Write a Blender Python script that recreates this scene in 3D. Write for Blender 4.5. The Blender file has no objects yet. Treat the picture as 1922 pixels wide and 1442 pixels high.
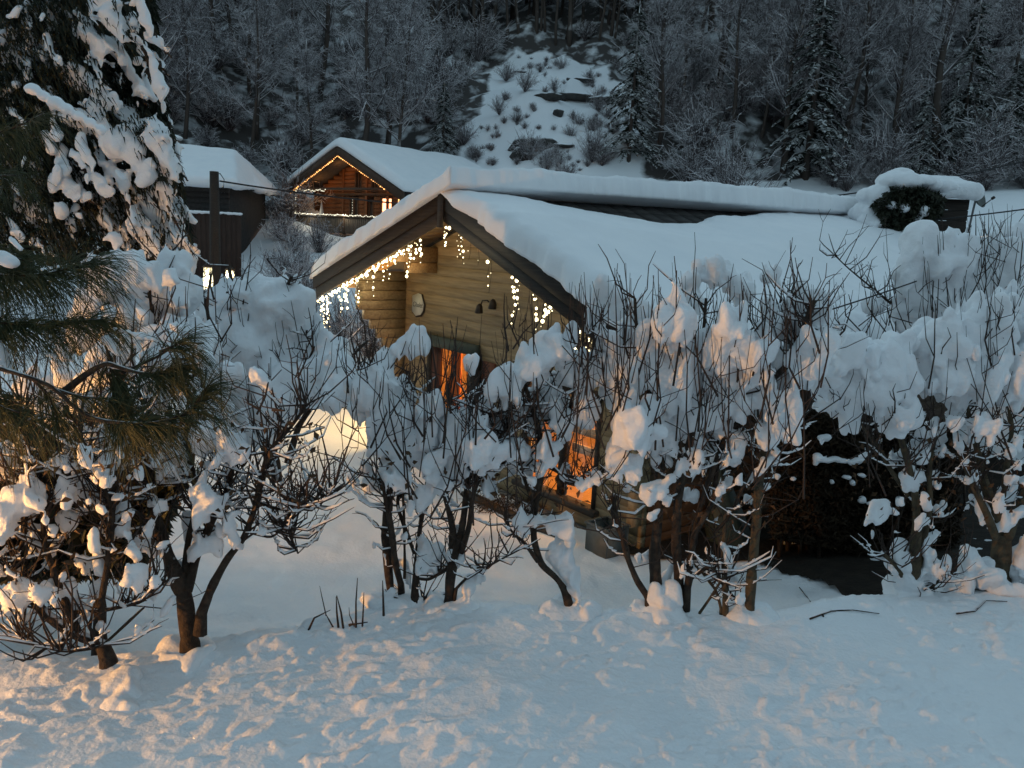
import bpy, math
import numpy as np
from mathutils import Vector
R = np.random.default_rng(11)
sc = bpy.context.scene
COL = sc.collection
# ------------------------------------------------------------------ camera
F = 1538.0; W, H = 1922.0, 1442.0
PITCH, ROLL = math.radians(10.2), math.radians(2.9)
CP, SP, CR, SR = math.cos(PITCH), math.sin(PITCH), math.cos(ROLL), math.sin(ROLL)
CAM = np.array([0.0, 0.0, 3.0])
cam = bpy.data.objects.new('camera', bpy.data.cameras.new('camera')); COL.objects.link(cam)
cam.location = CAM
fw = Vector((0, CP, -SP)); up0 = Vector((0, SP, CP)); rt0 = Vector((1, 0, 0))
rt = rt0 * CR + up0 * SR; up = -rt0 * SR + up0 * CR
from mathutils import Matrix
cam.matrix_world = Matrix(((rt.x, up.x, -fw.x, CAM[0]), (rt.y, up.y, -fw.y, CAM[1]), (rt.z, up.z, -fw.z, CAM[2]), (0, 0, 0, 1)))
cam.data.sensor_width = 36.0; cam.data.lens = 36.0 * F / W
cam.data.clip_end = 2000; cam.data.clip_start = 0.05
sc.camera = cam
# ------------------------------------------------------------------ sky (dusk, sun behind the hills) and exposure
wd = bpy.data.worlds.new('World'); sc.world = wd; wd.use_nodes = True
nt = wd.node_tree; bg = nt.nodes['Background']
sky = nt.nodes.new('ShaderNodeTexSky'); sky.sky_type = 'NISHITA'; sky.sun_disc = False
sky.sun_elevation = math.radians(2.0); sky.sun_rotation = math.radians(-20); sky.altitude = 900
sky.air_density = 1.0; sky.dust_density = 0.3; sky.ozone_density = 1.6
hs_ = nt.nodes.new('ShaderNodeHueSaturation'); hs_.inputs['Saturation'].default_value = .70; hs_.inputs['Hue'].default_value = .474; nt.links.new(sky.outputs[0], hs_.inputs['Color']); nt.links.new(hs_.outputs[0], bg.inputs[0]); bg.inputs[1].default_value = 0.15
sc.view_settings.view_transform = 'Standard'; sc.view_settings.look = 'None'
sc.view_settings.exposure = 2.4; sc.view_settings.gamma = 1.0; sc.view_settings.use_curve_mapping = False
sc.cycles.use_denoising = True
try: sc.cycles.denoiser = 'OPENIMAGEDENOISE'
except Exception: pass
sc.cycles.sample_clamp_indirect = 3.0
sc.cycles.max_bounces = 6; sc.cycles.diffuse_bounces = 3; sc.cycles.transparent_max_bounces = 6

# ------------------------------------------------------------------ helpers
def at(u, v, Y):
    x0 = (u - W/2) / F; y0 = (H/2 - v) / F
    x = x0*CR - y0*SR; y = x0*SR + y0*CR
    d = np.array([x, CP + y*SP, -SP + y*CP])
    return d * (Y / d[1]) + CAM
def at_v(u, v, Y):
    x0 = (u - W/2) / F; y0 = (H/2 - v) / F
    x = x0*CR - y0*SR; y = x0*SR + y0*CR
    d = np.stack([x, CP + y*SP, -SP + y*CP], 1)
    return d * (Y / d[:, 1])[:, None] + CAM
def proj(P):
    P = np.asarray(P, float) - CAM
    zc = P[..., 1]*CP - P[..., 2]*SP; yc = P[..., 1]*SP + P[..., 2]*CP
    x = P[..., 0]/zc; y = yc/zc
    return W/2 + F*(x*CR + y*SR), H/2 - F*(-x*SR + y*CR)
def inpoly(u, v, poly):
    ins = np.zeros(np.shape(u), bool); n = len(poly)
    for i in range(n):
        x1, y1 = poly[i]; x2, y2 = poly[(i+1) % n]
        c = ((y1 > v) != (y2 > v)) & (u < (x2-x1)*(v-y1)/((y2-y1) if y2 != y1 else 1e-9) + x1)
        ins ^= c
    return ins
def _h(i, j, k, s):
    n = (i*374761393 + j*668265263 + k*2147483647 + s*974634541) & 0xffffffff
    n = ((n ^ (n >> 13)) * 1274126177) & 0xffffffff
    return ((n ^ (n >> 16)) & 0xffff) / 65535.0
def vnoise(p, s=0):
    p = np.asarray(p, float); i = np.floor(p).astype(np.int64); f = p - i; f = f*f*(3-2*f)
    r = 0
    for a in (0, 1):
        for b in (0, 1):
            for c in (0, 1):
                w = (f[:, 0] if a else 1-f[:, 0])*(f[:, 1] if b else 1-f[:, 1])*(f[:, 2] if c else 1-f[:, 2])
                r = r + w*_h(i[:, 0]+a, i[:, 1]+b, i[:, 2]+c, s)
    return r*2-1
def fbm(p, s=0, o=3):
    r = 0; a = 1; t = 0
    for k in range(o):
        r = r + a*vnoise(p*(2.03**k), s+k); t += a; a *= .5
    return r/t
def sstep(a, b, x):
    t = np.clip((x-a)/(b-a), 0, 1); return t*t*(3-2*t)

class MB:
    """collects geometry; build() links it as ONE mesh object"""
    def __init__(s): s.v = []; s.f = {3: [], 4: []}; s.ng = []; s.n = 0; s.mi = {3: [], 4: []}
    def add(s, v, f, m=0):
        v = np.asarray(v, np.float32).reshape(-1, 3); f = np.asarray(f, np.int32)
        s.v.append(v); s.f[f.shape[1]].append(f + s.n); s.mi[f.shape[1]].append(np.full(len(f), m, np.int32)); s.n += len(v)
    def ngon(s, v):
        v = np.asarray(v, np.float32); s.v.append(v); s.ng.append(list(range(s.n, s.n+len(v)))); s.n += len(v)
    def box(s, a, b):
        (x0, y0, z0), (x1, y1, z1) = a, b
        v = [(x0,y0,z0),(x1,y0,z0),(x1,y1,z0),(x0,y1,z0),(x0,y0,z1),(x1,y0,z1),(x1,y1,z1),(x0,y1,z1)]
        s.hexa(v)
    def hexa(s, v):
        s.add(v, [(0,3,2,1),(4,5,6,7),(0,1,5,4),(1,2,6,5),(2,3,7,6),(3,0,4,7)])
    def bbox(s, a, b, c=.012):
        """box with chamfered edges on x/z faces (profile in xz, extruded along y) """
        (x0, y0, z0), (x1, y1, z1) = a, b
        pr = [(x0+c,z0),(x1-c,z0),(x1,z0+c),(x1,z1-c),(x1-c,z1),(x0+c,z1),(x0,z1-c),(x0,z0+c)]
        s.prism([(x, y0, z) for x, z in pr], (0, y1-y0, 0))
    def prism(s, ring, d):
        ring = np.asarray(ring, float); n = len(ring)
        v = np.vstack([ring, ring + np.asarray(d, float)])
        q = [(i, (i+1) % n, n+(i+1) % n, n+i) for i in range(n)]
        o = s.n
        s.add(v, q)
        s.ng.append([o+i for i in range(n)][::-1]); s.ng.append([o+n+i for i in range(n)])
    def tube(s, pts, rad, k=6, cap=True, m=0):
        p = np.asarray(pts, float); n = len(p); rad = np.broadcast_to(np.asarray(rad, float), (n,))
        t = np.gradient(p, axis=0); t /= np.linalg.norm(t, axis=1)[:, None] + 1e-12
        ref = np.array([0, 0, 1.]) if abs(t[:, 2]).mean() < .8 else np.array([1., 0, 0])
        a = np.cross(t, ref); a /= np.linalg.norm(a, axis=1)[:, None] + 1e-12; b = np.cross(t, a)
        th = np.arange(k)*2*np.pi/k
        v = p[:, None, :] + rad[:, None, None]*(np.cos(th)[None, :, None]*a[:, None, :] + np.sin(th)[None, :, None]*b[:, None, :])
        f = []
        for i in range(n-1):
            for j in range(k):
                f.append((i*k+j, (i+1)*k+j, (i+1)*k+(j+1) % k, i*k+(j+1) % k))
        o = s.n; s.add(v.reshape(-1, 3), f, m)
        if cap:
            s.ng.append([o+j for j in range(k)]); s.ng.append([o+(n-1)*k+j for j in range(k)][::-1])
    def twigs(s, P, r, k=3, m=0):
        """P: (N,n,3) polylines, r: (N,n) radii - vectorised thin tubes"""
        P = np.asarray(P, float); N, n = P.shape[:2]
        if N == 0: return
        t = np.gradient(P, axis=1); t /= np.linalg.norm(t, axis=2)[..., None] + 1e-12
        ref = np.where(np.abs(t[:, :1, 2:3]) < .8, np.array([0, 0, 1.]), np.array([1., 0, 0]))
        a = np.cross(t, np.broadcast_to(ref, t.shape)); a /= np.linalg.norm(a, axis=2)[..., None] + 1e-12; b = np.cross(t, a)
        th = np.arange(k)*2*np.pi/k + .5
        v = P[:, :, None, :] + r[:, :, None, None]*(np.cos(th)[None, None, :, None]*a[:, :, None, :] + np.sin(th)[None, None, :, None]*b[:, :, None, :])
        base = (np.arange(N)*n*k)[:, None, None]
        i = np.arange(n-1)[None, :, None]*k; j = np.arange(k)[None, None, :]; j2 = (j+1) % k
        f = np.stack([base+i+j, base+i+k+j, base+i+k+j2, base+i+j2], -1).reshape(-1, 4)
        s.add(v.reshape(-1, 3), f, m)
    def tris(s, A, B, C, m=0):
        N = len(A); v = np.stack([A, B, C], 1).reshape(-1, 3); s.add(v, np.arange(3*N).reshape(-1, 3), m)
    def mesh(s, name):
        me = bpy.data.meshes.new(name)
        v = np.concatenate(s.v) if s.v else np.zeros((0, 3), np.float32)
        loops = []; tot = []; mi = []
        for k in (3, 4):
            if s.f[k]:
                a = np.concatenate(s.f[k]); loops.append(a.ravel()); tot.append(np.full(len(a), k, np.int32)); mi.append(np.concatenate(s.mi[k]))
        for g in s.ng:
            loops.append(np.array(g, np.int32)); tot.append(np.array([len(g)], np.int32)); mi.append(np.zeros(1, np.int32))
        loops = np.concatenate(loops); tot = np.concatenate(tot); mi = np.concatenate(mi)
        me.vertices.add(len(v)); me.vertices.foreach_set('co', v.ravel())
        me.loops.add(len(loops)); me.loops.foreach_set('vertex_index', loops)
        me.polygons.add(len(tot)); st = np.zeros(len(tot), np.int32); st[1:] = np.cumsum(tot)[:-1]
        me.polygons.foreach_set('loop_start', st); me.polygons.foreach_set('loop_total', tot)
        me.polygons.foreach_set('material_index', mi)
        me.update(calc_edges=True); me.validate()
        return me
    def build(s, name, mat, parent=None, smooth=False):
        return link(name, s.mesh(name), mat, parent, smooth)
def link(name, me, mat, parent=None, smooth=False):
    mats = mat if isinstance(mat, (list, tuple)) else [mat]
    if not me.materials:
        for m in mats: me.materials.append(m)
    if smooth: me.polygons.foreach_set('use_smooth', np.ones(len(me.polygons), bool)); me.update()
    o = bpy.data.objects.new(name, me); COL.objects.link(o)
    if parent is not None: o.parent = parent
    return o
def tag(o, label=None, cat=None, group=None, kind=None):
    if label: o['label'] = label
    if cat: o['category'] = cat
    if group: o['group'] = group
    if kind: o['kind'] = kind
    return o
def thing(name, label, cat, loc=(0, 0, 0), rz=0, group=None):
    o = bpy.data.objects.new(name, None); COL.objects.link(o); o.empty_display_size = .2
    o.location = loc; o.rotation_euler = (0, 0, rz)
    return tag(o, label, cat, group)
def copy_tree(o, parent=None):
    c = o.copy(); COL.objects.link(c)
    if parent is not None: c.parent = parent
    for ch in list(o.children): copy_tree(ch, c)
    return c
def lamp(name, loc, power, color, parent=None, radius=.05, typ='POINT'):
    l = bpy.data.lights.new(name, typ); l.energy = power; l.color = color
    l.shadow_soft_size = radius
    o = bpy.data.objects.new(name, l); COL.objects.link(o); o.location = loc
    if parent is not None: o.parent = parent
    return o

# ------------------------------------------------------------------ materials
def mat(name, base=(.5, .5, .5), rough=.7, noise=None, bump=0, bscale=20, stretch=(1, 1, 1), snow=None, snowc=(.8, .82, .85), emit=None, rand=0, coords='Object', metal=0, spec=.3):
    m = bpy.data.materials.new(name); m.use_nodes = True
    n = m.node_tree.nodes; L = m.node_tree.links; p = n['Principled BSDF']
    p.inputs['Roughness'].default_value = rough; p.inputs['Metallic'].default_value = metal
    p.inputs['Specular IOR Level'].default_value = spec
    p.inputs['Base Color'].default_value = (*base, 1)
    tc = n.new('ShaderNodeTexCoord'); mp = n.new('ShaderNodeMapping'); L.new(tc.outputs[coords], mp.inputs[0]); mp.inputs['Scale'].default_value = stretch
    out = None
    if noise:
        c2, scale, lo, hi = noise
        t = n.new('ShaderNodeTexNoise'); t.inputs['Scale'].default_value = scale; t.inputs['Detail'].default_value = 6; L.new(mp.outputs[0], t.inputs[0])
        if rand:
            oi = n.new('ShaderNodeObjectInfo'); ad = n.new('ShaderNodeVectorMath'); ad.operation = 'ADD'
            sc_ = n.new('ShaderNodeVectorMath'); sc_.operation = 'SCALE'; sc_.inputs[0].default_value = (37, 91, 53); L.new(oi.outputs['Random'], sc_.inputs['Scale'])
            L.new(mp.outputs[0], ad.inputs[0]); L.new(sc_.outputs[0], ad.inputs[1]); L.new(ad.outputs[0], t.inputs[0])
        r = n.new('ShaderNodeMapRange'); r.inputs[1].default_value = lo; r.inputs[2].default_value = hi; L.new(t.outputs[0], r.inputs[0])
        mx = n.new('ShaderNodeMix'); mx.data_type = 'RGBA'; mx.inputs[6].default_value = (*base, 1); mx.inputs[7].default_value = (*c2, 1); L.new(r.outputs[0], mx.inputs[0])
        out = mx.outputs[2]
        if rand:
            hv = n.new('ShaderNodeHueSaturation'); mr = n.new('ShaderNodeMapRange'); mr.inputs[3].default_value = 1-rand; mr.inputs[4].default_value = 1+rand
            L.new(oi.outputs['Random'], mr.inputs[0]); L.new(mr.outputs[0], hv.inputs['Value']); L.new(out, hv.inputs['Color']); out = hv.outputs[0]
    if snow:
        lo, hi, amt = snow   # snow lies where the surface faces up
        g = n.new('ShaderNodeNewGeometry'); sx = n.new('ShaderNodeSeparateXYZ'); L.new(g.outputs['Normal'], sx.inputs[0])
        t2 = n.new('ShaderNodeTexNoise'); t2.inputs['Scale'].default_value = amt; L.new(g.outputs['Position'], t2.inputs[0])
        a = n.new('ShaderNodeMath'); a.operation = 'MULTIPLY_ADD'; L.new(t2.outputs[0], a.inputs[0]); a.inputs[1].default_value = 1.1; a.inputs[2].default_value = -.55
        b = n.new('ShaderNodeMath'); b.operation = 'ADD'; L.new(sx.outputs[2], b.inputs[0]); L.new(a.outputs[0], b.inputs[1])
        r2 = n.new('ShaderNodeMapRange'); r2.inputs[1].default_value = lo; r2.inputs[2].default_value = hi; L.new(b.outputs[0], r2.inputs[0])
        m2 = n.new('ShaderNodeMix'); m2.data_type = 'RGBA'; m2.inputs[6].default_value = (*base, 1); m2.inputs[7].default_value = (*snowc, 1); L.new(r2.outputs[0], m2.inputs[0])
        if out is not None: L.new(out, m2.inputs[6])
        out = m2.outputs[2]
    if out is not None: L.new(out, p.inputs['Base Color'])
    if bump:
        t3 = n.new('ShaderNodeTexNoise'); t3.inputs['Scale'].default_value = bscale; t3.inputs['Detail'].default_value = 8; L.new(mp.outputs[0], t3.inputs[0])
        bp = n.new('ShaderNodeBump'); bp.inputs['Strength'].default_value = bump; bp.inputs['Distance'].default_value = .02; L.new(t3.outputs[0], bp.inputs['Height']); L.new(bp.outputs[0], p.inputs['Normal'])
    if emit:
        c, s_ = emit; p.inputs['Emission Color'].default_value = (*c, 1); p.inputs['Emission Strength'].default_value = s_
    return m
M = {}
M['snow'] = mat('snow', (.82, .84, .87), .65, noise=((.88, .89, .91), 3, .3, .7), bump=.55, bscale=26, spec=.2)
M['roofsnow'] = mat('roof_snow', (.83, .85, .88), .65, noise=((.88, .89, .91), 2, .3, .7), bump=.25, bscale=14, spec=.2)
M['bark'] = mat('bark', (.030, .021, .016), .9, noise=((.065, .046, .033), 18, .4, .7), bump=.8, bscale=40, snow=(.75, .95, 9))
M['bark_light'] = mat('bark_light', (.10, .075, .045), .9, noise=((.05, .04, .028), 14, .4, .7), bump=.8, bscale=40, snow=(.8, 1.0, 7))
M['twig'] = mat('twig', (.045, .032, .026), .85)
M['frost'] = mat('frosted_bark', (.070, .054, .046), .9, snow=(.15, .75, 1.3), snowc=(.74, .72, .72))
M['frosttwig'] = mat('frosted_twig', (.095, .078, .080), .9, snow=(-.12, .58, .9), snowc=(.80, .77, .79))
M['needle'] = mat('needle', (.035, .048, .02), .6, noise=((.055, .06, .024), 5, .35, .65))
M['cedar'] = mat('cedar_foliage', (.012, .017, .009), .7, noise=((.024, .025, .013), 4, .35, .65))
M['spruce'] = mat('spruce_foliage', (.022, .028, .020), .8, snow=(.45, .95, 1.6), snowc=(.7, .7, .7))
M['plank'] = mat('plank', (.27, .200, .112), .55, noise=((.165, .115, .06), 5, .35, .75), bump=.25, bscale=30, stretch=(.5, 4, 6), rand=.10)
M['soffit'] = mat('soffit', (.38, .24, .11), .6, noise=((.25, .14, .06), 6, .35, .7), stretch=(1, 6, 6), rand=.1)
M['dark_wood'] = mat('dark_wood', (.022, .017, .014), .75, noise=((.042, .032, .025), 6, .35, .7), bump=.3, bscale=30, stretch=(.5, 5, 8))
M['grey_wood'] = mat('weathered_wood', (.065, .052, .042), .75, noise=((.035, .028, .023), 5, .35, .7), bump=.3, bscale=30, stretch=(.5, 5, 8))
M['red_wood'] = mat('red_wood', (.13, .045, .025), .6, noise=((.09, .03, .018), 6, .3, .7), stretch=(5, 5, .6), rand=.12)
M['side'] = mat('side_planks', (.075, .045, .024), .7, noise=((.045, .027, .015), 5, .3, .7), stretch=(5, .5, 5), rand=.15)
M['tile'] = mat('roof_tile', (.028, .025, .024), .8, noise=((.05, .044, .04), 8, .3, .7))
M['lintel'] = mat('green_beam', (.035, .05, .042), .6, noise=((.05, .065, .055), 8, .3, .7))
M['metal'] = mat('dark_metal', (.03, .025, .022), .45, noise=((.05, .04, .035), 12, .3, .7), metal=.6)
M['cable'] = mat('cable', (.02, .02, .022), .6)
M['plaque'] = mat('plaque', (.50, .51, .46), .7, noise=((.40, .41, .37), 9, .3, .7))
M['letter'] = mat('lettering', (.05, .05, .045), .7)
M['room'] = mat('room_wood', (.60, .37, .17), .7, noise=((.48, .28, .12), 4, .35, .65), stretch=(1, 1, 6))
M['curtain'] = mat('curtain', (.65, .18, .05), .8, noise=((.5, .12, .03), 12, .3, .7), stretch=(6, 1, .5))
M['cloth'] = mat('pale_cloth', (.62, .50, .40), .8, noise=((.5, .38, .28), 8, .3, .7))
M['soil'] = mat('bare_soil', (.016, .012, .009), .95, noise=((.032, .024, .017), 6, .35, .75), bump=1, bscale=20, coords='Object')
M['plastic'] = mat('grey_plastic', (.11, .12, .115), .5, noise=((.08, .085, .08), 8, .3, .7))
M['tarp'] = mat('green_tarp', (.030, .045, .038), .5, noise=((.045, .06, .05), 6, .3, .7), bump=.4, bscale=10)
M['pale'] = mat('pale_plastic', (.48, .50, .50), .5, noise=((.4, .42, .42), 8, .3, .7))
M['leaf'] = mat('dead_leaf', (.055, .030, .016), .8, noise=((.10, .055, .025), 20, .3, .7))
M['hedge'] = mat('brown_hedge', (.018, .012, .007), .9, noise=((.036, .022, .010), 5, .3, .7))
M['stone'] = mat('stone', (.16, .14, .12), .85, noise=((.10, .085, .075), 6, .3, .7), bump=.6, bscale=14, rand=.2)
M['rock'] = mat('rock', (.035, .034, .034), .9, noise=((.07, .066, .062), 3, .3, .7), bump=.8, bscale=6, snow=(.55, .75, 1.5))
M['panel'] = mat('fence_wood', (.048, .027, .02), .75, noise=((.032, .018, .013), 5, .3, .7), stretch=(4, 4, .6), rand=.15)
M['far_wood'] = mat('chalet_wood', (.20, .085, .035), .7, noise=((.13, .055, .025), 3, .3, .7), stretch=(.4, 3, 6), rand=.14)
M['far_grey'] = mat('chalet_grey_wood', (.16, .12, .09), .75, noise=((.11, .085, .065), 5, .3, .7), stretch=(5, 5, .5), rand=.12)
M['frame'] = mat('window_frame', (.09, .05, .03), .6, noise=((.06, .035, .022), 8, .3, .7))
M['steel'] = mat('galvanised', (.25, .26, .27), .4, metal=.7, noise=((.2, .2, .21), 6, .3, .7))
def emis(name, c, s):
    return mat(name, (.8, .8, .8), .5, emit=(c, s))
M['bulb'] = emis('bulb_glow', (1.0, .84, .46), 1.3)
M['bulb2'] = emis('bulb_glow_dim', (1.0, .80, .40), .2)
M['amber'] = emis('amber_glow', (1.0, .42, .10), .6)
M['white'] = emis('white_glow', (1.0, .92, .66), .26)
M['sodium'] = emis('sodium_glow', (1.0, .55, .2), 20)
M['litpane'] = emis('lit_pane', (1.0, .36, .16), .9)
M['lantern'] = emis('lantern_glow', (1.0, .86, .48), .5)
for k in ('bulb', 'bulb2', 'amber', 'white', 'lantern', 'sodium', 'litpane'):
    M[k].cycles.emission_sampling = 'NONE'
g_ = bpy.data.materials.new('glass'); g_.use_nodes = True; n = g_.node_tree.nodes; L = g_.node_tree.links
n.remove(n['Principled BSDF']); tr = n.new('ShaderNodeBsdfTransparent'); gl = n.new('ShaderNodeBsdfGlossy'); gl.inputs['Roughness'].default_value = .05
mxs = n.new('ShaderNodeMixShader'); mxs.inputs[0].default_value = .08; tr.inputs[0].default_value = (.95, .93, .9, 1)
L.new(tr.outputs[0], mxs.inputs[1]); L.new(gl.outputs[0], mxs.inputs[2]); L.new(mxs.outputs[0], n['Material Output'].inputs[0]); M['glass'] = g_

# ------------------------------------------------------------------ snow masses: many ellipsoids fused into one lumpy skin
def _ico():
    import bmesh
    b = bmesh.new(); bmesh.ops.create_icosphere(b, subdivisions=2, radius=1); b.verts.ensure_lookup_table()
    v = np.array([x.co[:] for x in b.verts]); f = np.array([[x.index for x in q.verts] for q in b.faces]); b.free(); return v, f
IV, IF = _ico()
def snow_skin(name, C, Rr, voxel, parent=None, amp=.012, freq=14, matn='snow', seed=0, smooth_it=3, warp=0, split=False):
    C = np.asarray(C, float); Rr = np.asarray(Rr, float); N = len(C)
    v = (IV[None]*Rr[:, None, :] + C[:, None, :]).reshape(-1, 3)
    f = (IF[None] + (np.arange(N)*len(IV))[:, None, None]).reshape(-1, 3)
    mb = MB(); mb.add(v, f); me0 = mb.mesh('tmp'); o = bpy.data.objects.new('tmp', me0); COL.objects.link(o)
    md = o.modifiers.new('r', 'REMESH'); md.mode = 'VOXEL'; md.voxel_size = voxel
    if smooth_it:
        s2 = o.modifiers.new('s', 'SMOOTH'); s2.iterations = smooth_it; s2.factor = .5
    dg = bpy.context.evaluated_depsgraph_get(); me = bpy.data.meshes.new_from_object(o.evaluated_get(dg)); me.name = name
    bpy.data.objects.remove(o); bpy.data.meshes.remove(me0)
    nv = len(me.vertices); co = np.zeros(nv*3, np.float32); me.vertices.foreach_get('co', co); co = co.reshape(-1, 3)
    nr = np.zeros(nv*3, np.float32); me.vertex_normals.foreach_get('vector', nr); nr = nr.reshape(-1, 3)
    # wind and melt pull the loads out of round
    if warp:
        for k_, (fq, am) in enumerate(((freq*.42, warp), (freq*1.05, warp*.42))):
            wv = np.stack([vnoise(co*fq+17*j, seed+20+3*k_+j) for j in range(3)], 1)
            co = co + wv*am*np.array([1, 1, 1.15])
    d = amp*fbm(co*freq, seed, 3) + amp*1.8*fbm(co*freq*.33, seed+7, 2)
    # underside of a snow load is more ragged than its top
    d = d*(1 + .8*np.clip(-nr[:, 2], 0, 1))
    co = co + nr*d[:, None]
    if not split:
        me.vertices.foreach_set('co', co.astype(np.float32).ravel()); me.materials.clear(); me.update()
        return link(name, me, M[matn], parent, True)
    # each load that hangs free is a part; crumbs stay together
    ne = len(me.edges); ed = np.zeros(ne*2, np.int32); me.edges.foreach_get('vertices', ed); ed = ed.reshape(-1, 2)
    npol = len(me.polygons); lt = np.zeros(npol, np.int32); me.polygons.foreach_get('loop_total', lt); lv = np.zeros(len(me.loops), np.int32); me.loops.foreach_get('vertex_index', lv)
    quads = lv.reshape(-1, 4) if (lt == 4).all() else None
    bpy.data.meshes.remove(me)
    lab = np.arange(nv)
    for _ in range(400):
        m_ = np.minimum(lab[ed[:, 0]], lab[ed[:, 1]]); l2 = lab.copy(); np.minimum.at(l2, ed[:, 0], m_); np.minimum.at(l2, ed[:, 1], m_); l2 = l2[l2]; l2 = l2[l2]
        if (l2 == lab).all(): break
        lab = l2
    ids, inv, cnt = np.unique(lab, return_inverse=True, return_counts=True); order = np.argsort(-cnt)
    big = [i for i in order[:split] if cnt[i] > 150]; pl_ = inv[quads[:, 0]]; first = None; rest = MB()
    def sub(mask):
        q = quads[mask]; us_, iv = np.unique(q, return_inverse=True); return co[us_], iv.reshape(-1, 4)
    for i in big:
        mb = MB(); mb.add(*sub(pl_ == i)); o = mb.build('snow_clump' if first else name, M[matn], parent, True); first = first or o
    mk = ~np.isin(pl_, big)
    if mk.any(): rest.add(*sub(mk)); rest.build('snow_flecks', M[matn], parent, True)['kind'] = 'stuff'
    return first

# ------------------------------------------------------------------ terrain
CX = np.array([-40, -6, -2.68, -1.5, -0.9, 0.5, 2, 3.8, 4.65, 7, 60.]); CY = np.array([4.6, 5.0, 5.3, 5.75, 6.3, 6.25, 6.4, 7.05, 7.2, 7.6, 8.])
CTRL = np.array([(-20,7,-.3),(-6,7,-.5),(-3,8,-.9),(0,8,-.9),(3,8,-.75),(6,9,-.3),(10,9,.3),(-6,12,-.7),(-2,12,-.92),(2,10,-.9),(5,12,-.9),(8,14,-.7),(11.5,15,.9),
  (-6,18,-.3),(-3,18,-.5),(-2,22,0),(3,20,0),(8,19,1.4),(10,17,2.0),(14,18,2.6),(-10,28,.7),(-3,28,.9),(4,28,2.2),(12,28,3.9),(20,28,4.8),(-16,38,1.3),(-9,40,2.0),
  (0,42,4.0),(12,45,5.2),(26,45,6.8),(-20,46,4.2),(-30,38,2.2),(-30,20,.3),(-15,14,-.4),(30,12,2.5),(40,30,6),(40,46,8),(-45,46,4.5)], float)
def _tps(d): return np.where(d > 0, d*d*np.log(d+1e-9), 0)
_n = len(CTRL); _A = np.zeros((_n+3, _n+3)); _A[:_n, :_n] = _tps(np.linalg.norm(CTRL[:, None, :2]-CTRL[None, :, :2], axis=2)) + np.eye(_n)*.5
_A[:_n, _n] = 1; _A[:_n, _n+1:] = CTRL[:, :2]; _A[_n, :_n] = 1; _A[_n+1:, :_n] = CTRL[:, :2].T
_w = np.linalg.solve(_A, np.concatenate([CTRL[:, 2], [0, 0, 0]]))
CLEAR = [(850, 335), (880, 255), (910, 200), (960, 100), (1040, 110), (1130, 130), (1185, 190), (1190, 345)]
def garden(X, Y):
    r = _w[_n] + _w[_n+1]*X + _w[_n+2]*Y
    for i in range(_n): r = r + _w[i]*_tps(np.hypot(X-CTRL[i, 0], Y-CTRL[i, 1]))
    return r
def ground(X, Y, fine=True):
    X = np.asarray(X, float); Y = np.asarray(Y, float); sh = X.shape; X = X.ravel(); Y = Y.ravel()
    P = np.stack([X, Y, 0*X], 1)
    gy = np.clip(Y, 7, 46); gx = np.clip(X, -45, 40)
    g = garden(gx, gy)
    hill = np.clip(Y-45, 0, None); hz = hill*.56
    g = g + hz + sstep(46, 52, Y)*(fbm(P*.09, 5, 3)*3.0 + fbm(P*.35, 9, 3)*1.1 + np.abs(fbm(P*.8, 12, 3))*1.0)
    g = g + .10*fbm(P*.6, 3, 3)*sstep(8, 11, Y)
    cy = np.interp(X, CX, CY) + .14*fbm(P*1.3, 21, 2)
    w = sstep(-.05, 1.0, Y-cy)
    f = -.05*np.clip(cy-Y, 0, 3)/3 + .05*fbm(P*.8, 2, 2) + .03*np.exp(-((Y-cy+.25)/.2)**2)
    f = np.where(Y < 3, f - 0*Y, f)
    z = f*(1-w) + g*w
    if fine:
        Q = P + .10*np.stack([fbm(P*5, 81, 2), fbm(P*5, 85, 2), 0*X], 1)
        Q = np.stack([Q[:, 0]*.86+Q[:, 1]*.5, -Q[:, 0]*.5+Q[:, 1]*.86, 0*X], 1)
        a = sstep(.16, .50, fbm(Q*np.array([3.0, 6.0, 1]), 31, 3))*.55 + np.clip(fbm(Q*np.array([2.2, 3.2, 1]), 35, 2), -.3, .6)*.5
        b = sstep(.26, .50, fbm(Q*np.array([8, 13, 1]), 41, 2))*.36
        c = sstep(.34, .55, fbm(Q*np.array([18, 24, 1]), 51, 2))*.32
        dens = np.clip(.5 + .9*fbm(P*.8, 61, 2), 0.30, 1)
        tr = sstep(-2.0, .5, Y) * (1-w)
        z = z + tr*dens*(.060*a + .080*b + .056*c) + w*sstep(12, 9, Y)*(.05*fbm(P*3, 71, 3) + .05*np.clip(fbm(P*1.7, 75, 2), -1, 0))
    return z.reshape(sh)
def gz(x, y): return float(ground(np.array([x]), np.array([y]), False)[0])
def grid_mesh(name, xs, ys, matn, kind='structure', hole=None):
    X, Y = np.meshgrid(xs, ys); Z = ground(X, Y); nx, ny = len(xs), len(ys)
    v = np.stack([X, Y, Z], -1).reshape(-1, 3)
    i = np.arange(nx-1)[None, :] + np.arange(ny-1)[:, None]*nx
    f = np.stack([i, i+1, i+nx+1, i+nx], -1).reshape(-1, 4)
    mb = MB(); mb.add(v, f); o = mb.build(name, matn, None, True); tag(o, kind=kind); return o
xs = np.concatenate([np.linspace(-40, -8, 30)[:-1], np.linspace(-8, -3.4, 50)[:-1], np.arange(-3.4, 5.4, .022), np.linspace(5.4, 10, 46)[1:], np.linspace(10, 45, 30)[1:]])
ys = np.concatenate([np.linspace(-15, 2, 18)[:-1], np.linspace(2, 3.8, 30)[:-1], np.arange(3.8, 7.8, .022), np.linspace(7.8, 13, 60)[1:], np.linspace(13, 24, 40)[1:]])
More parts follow.
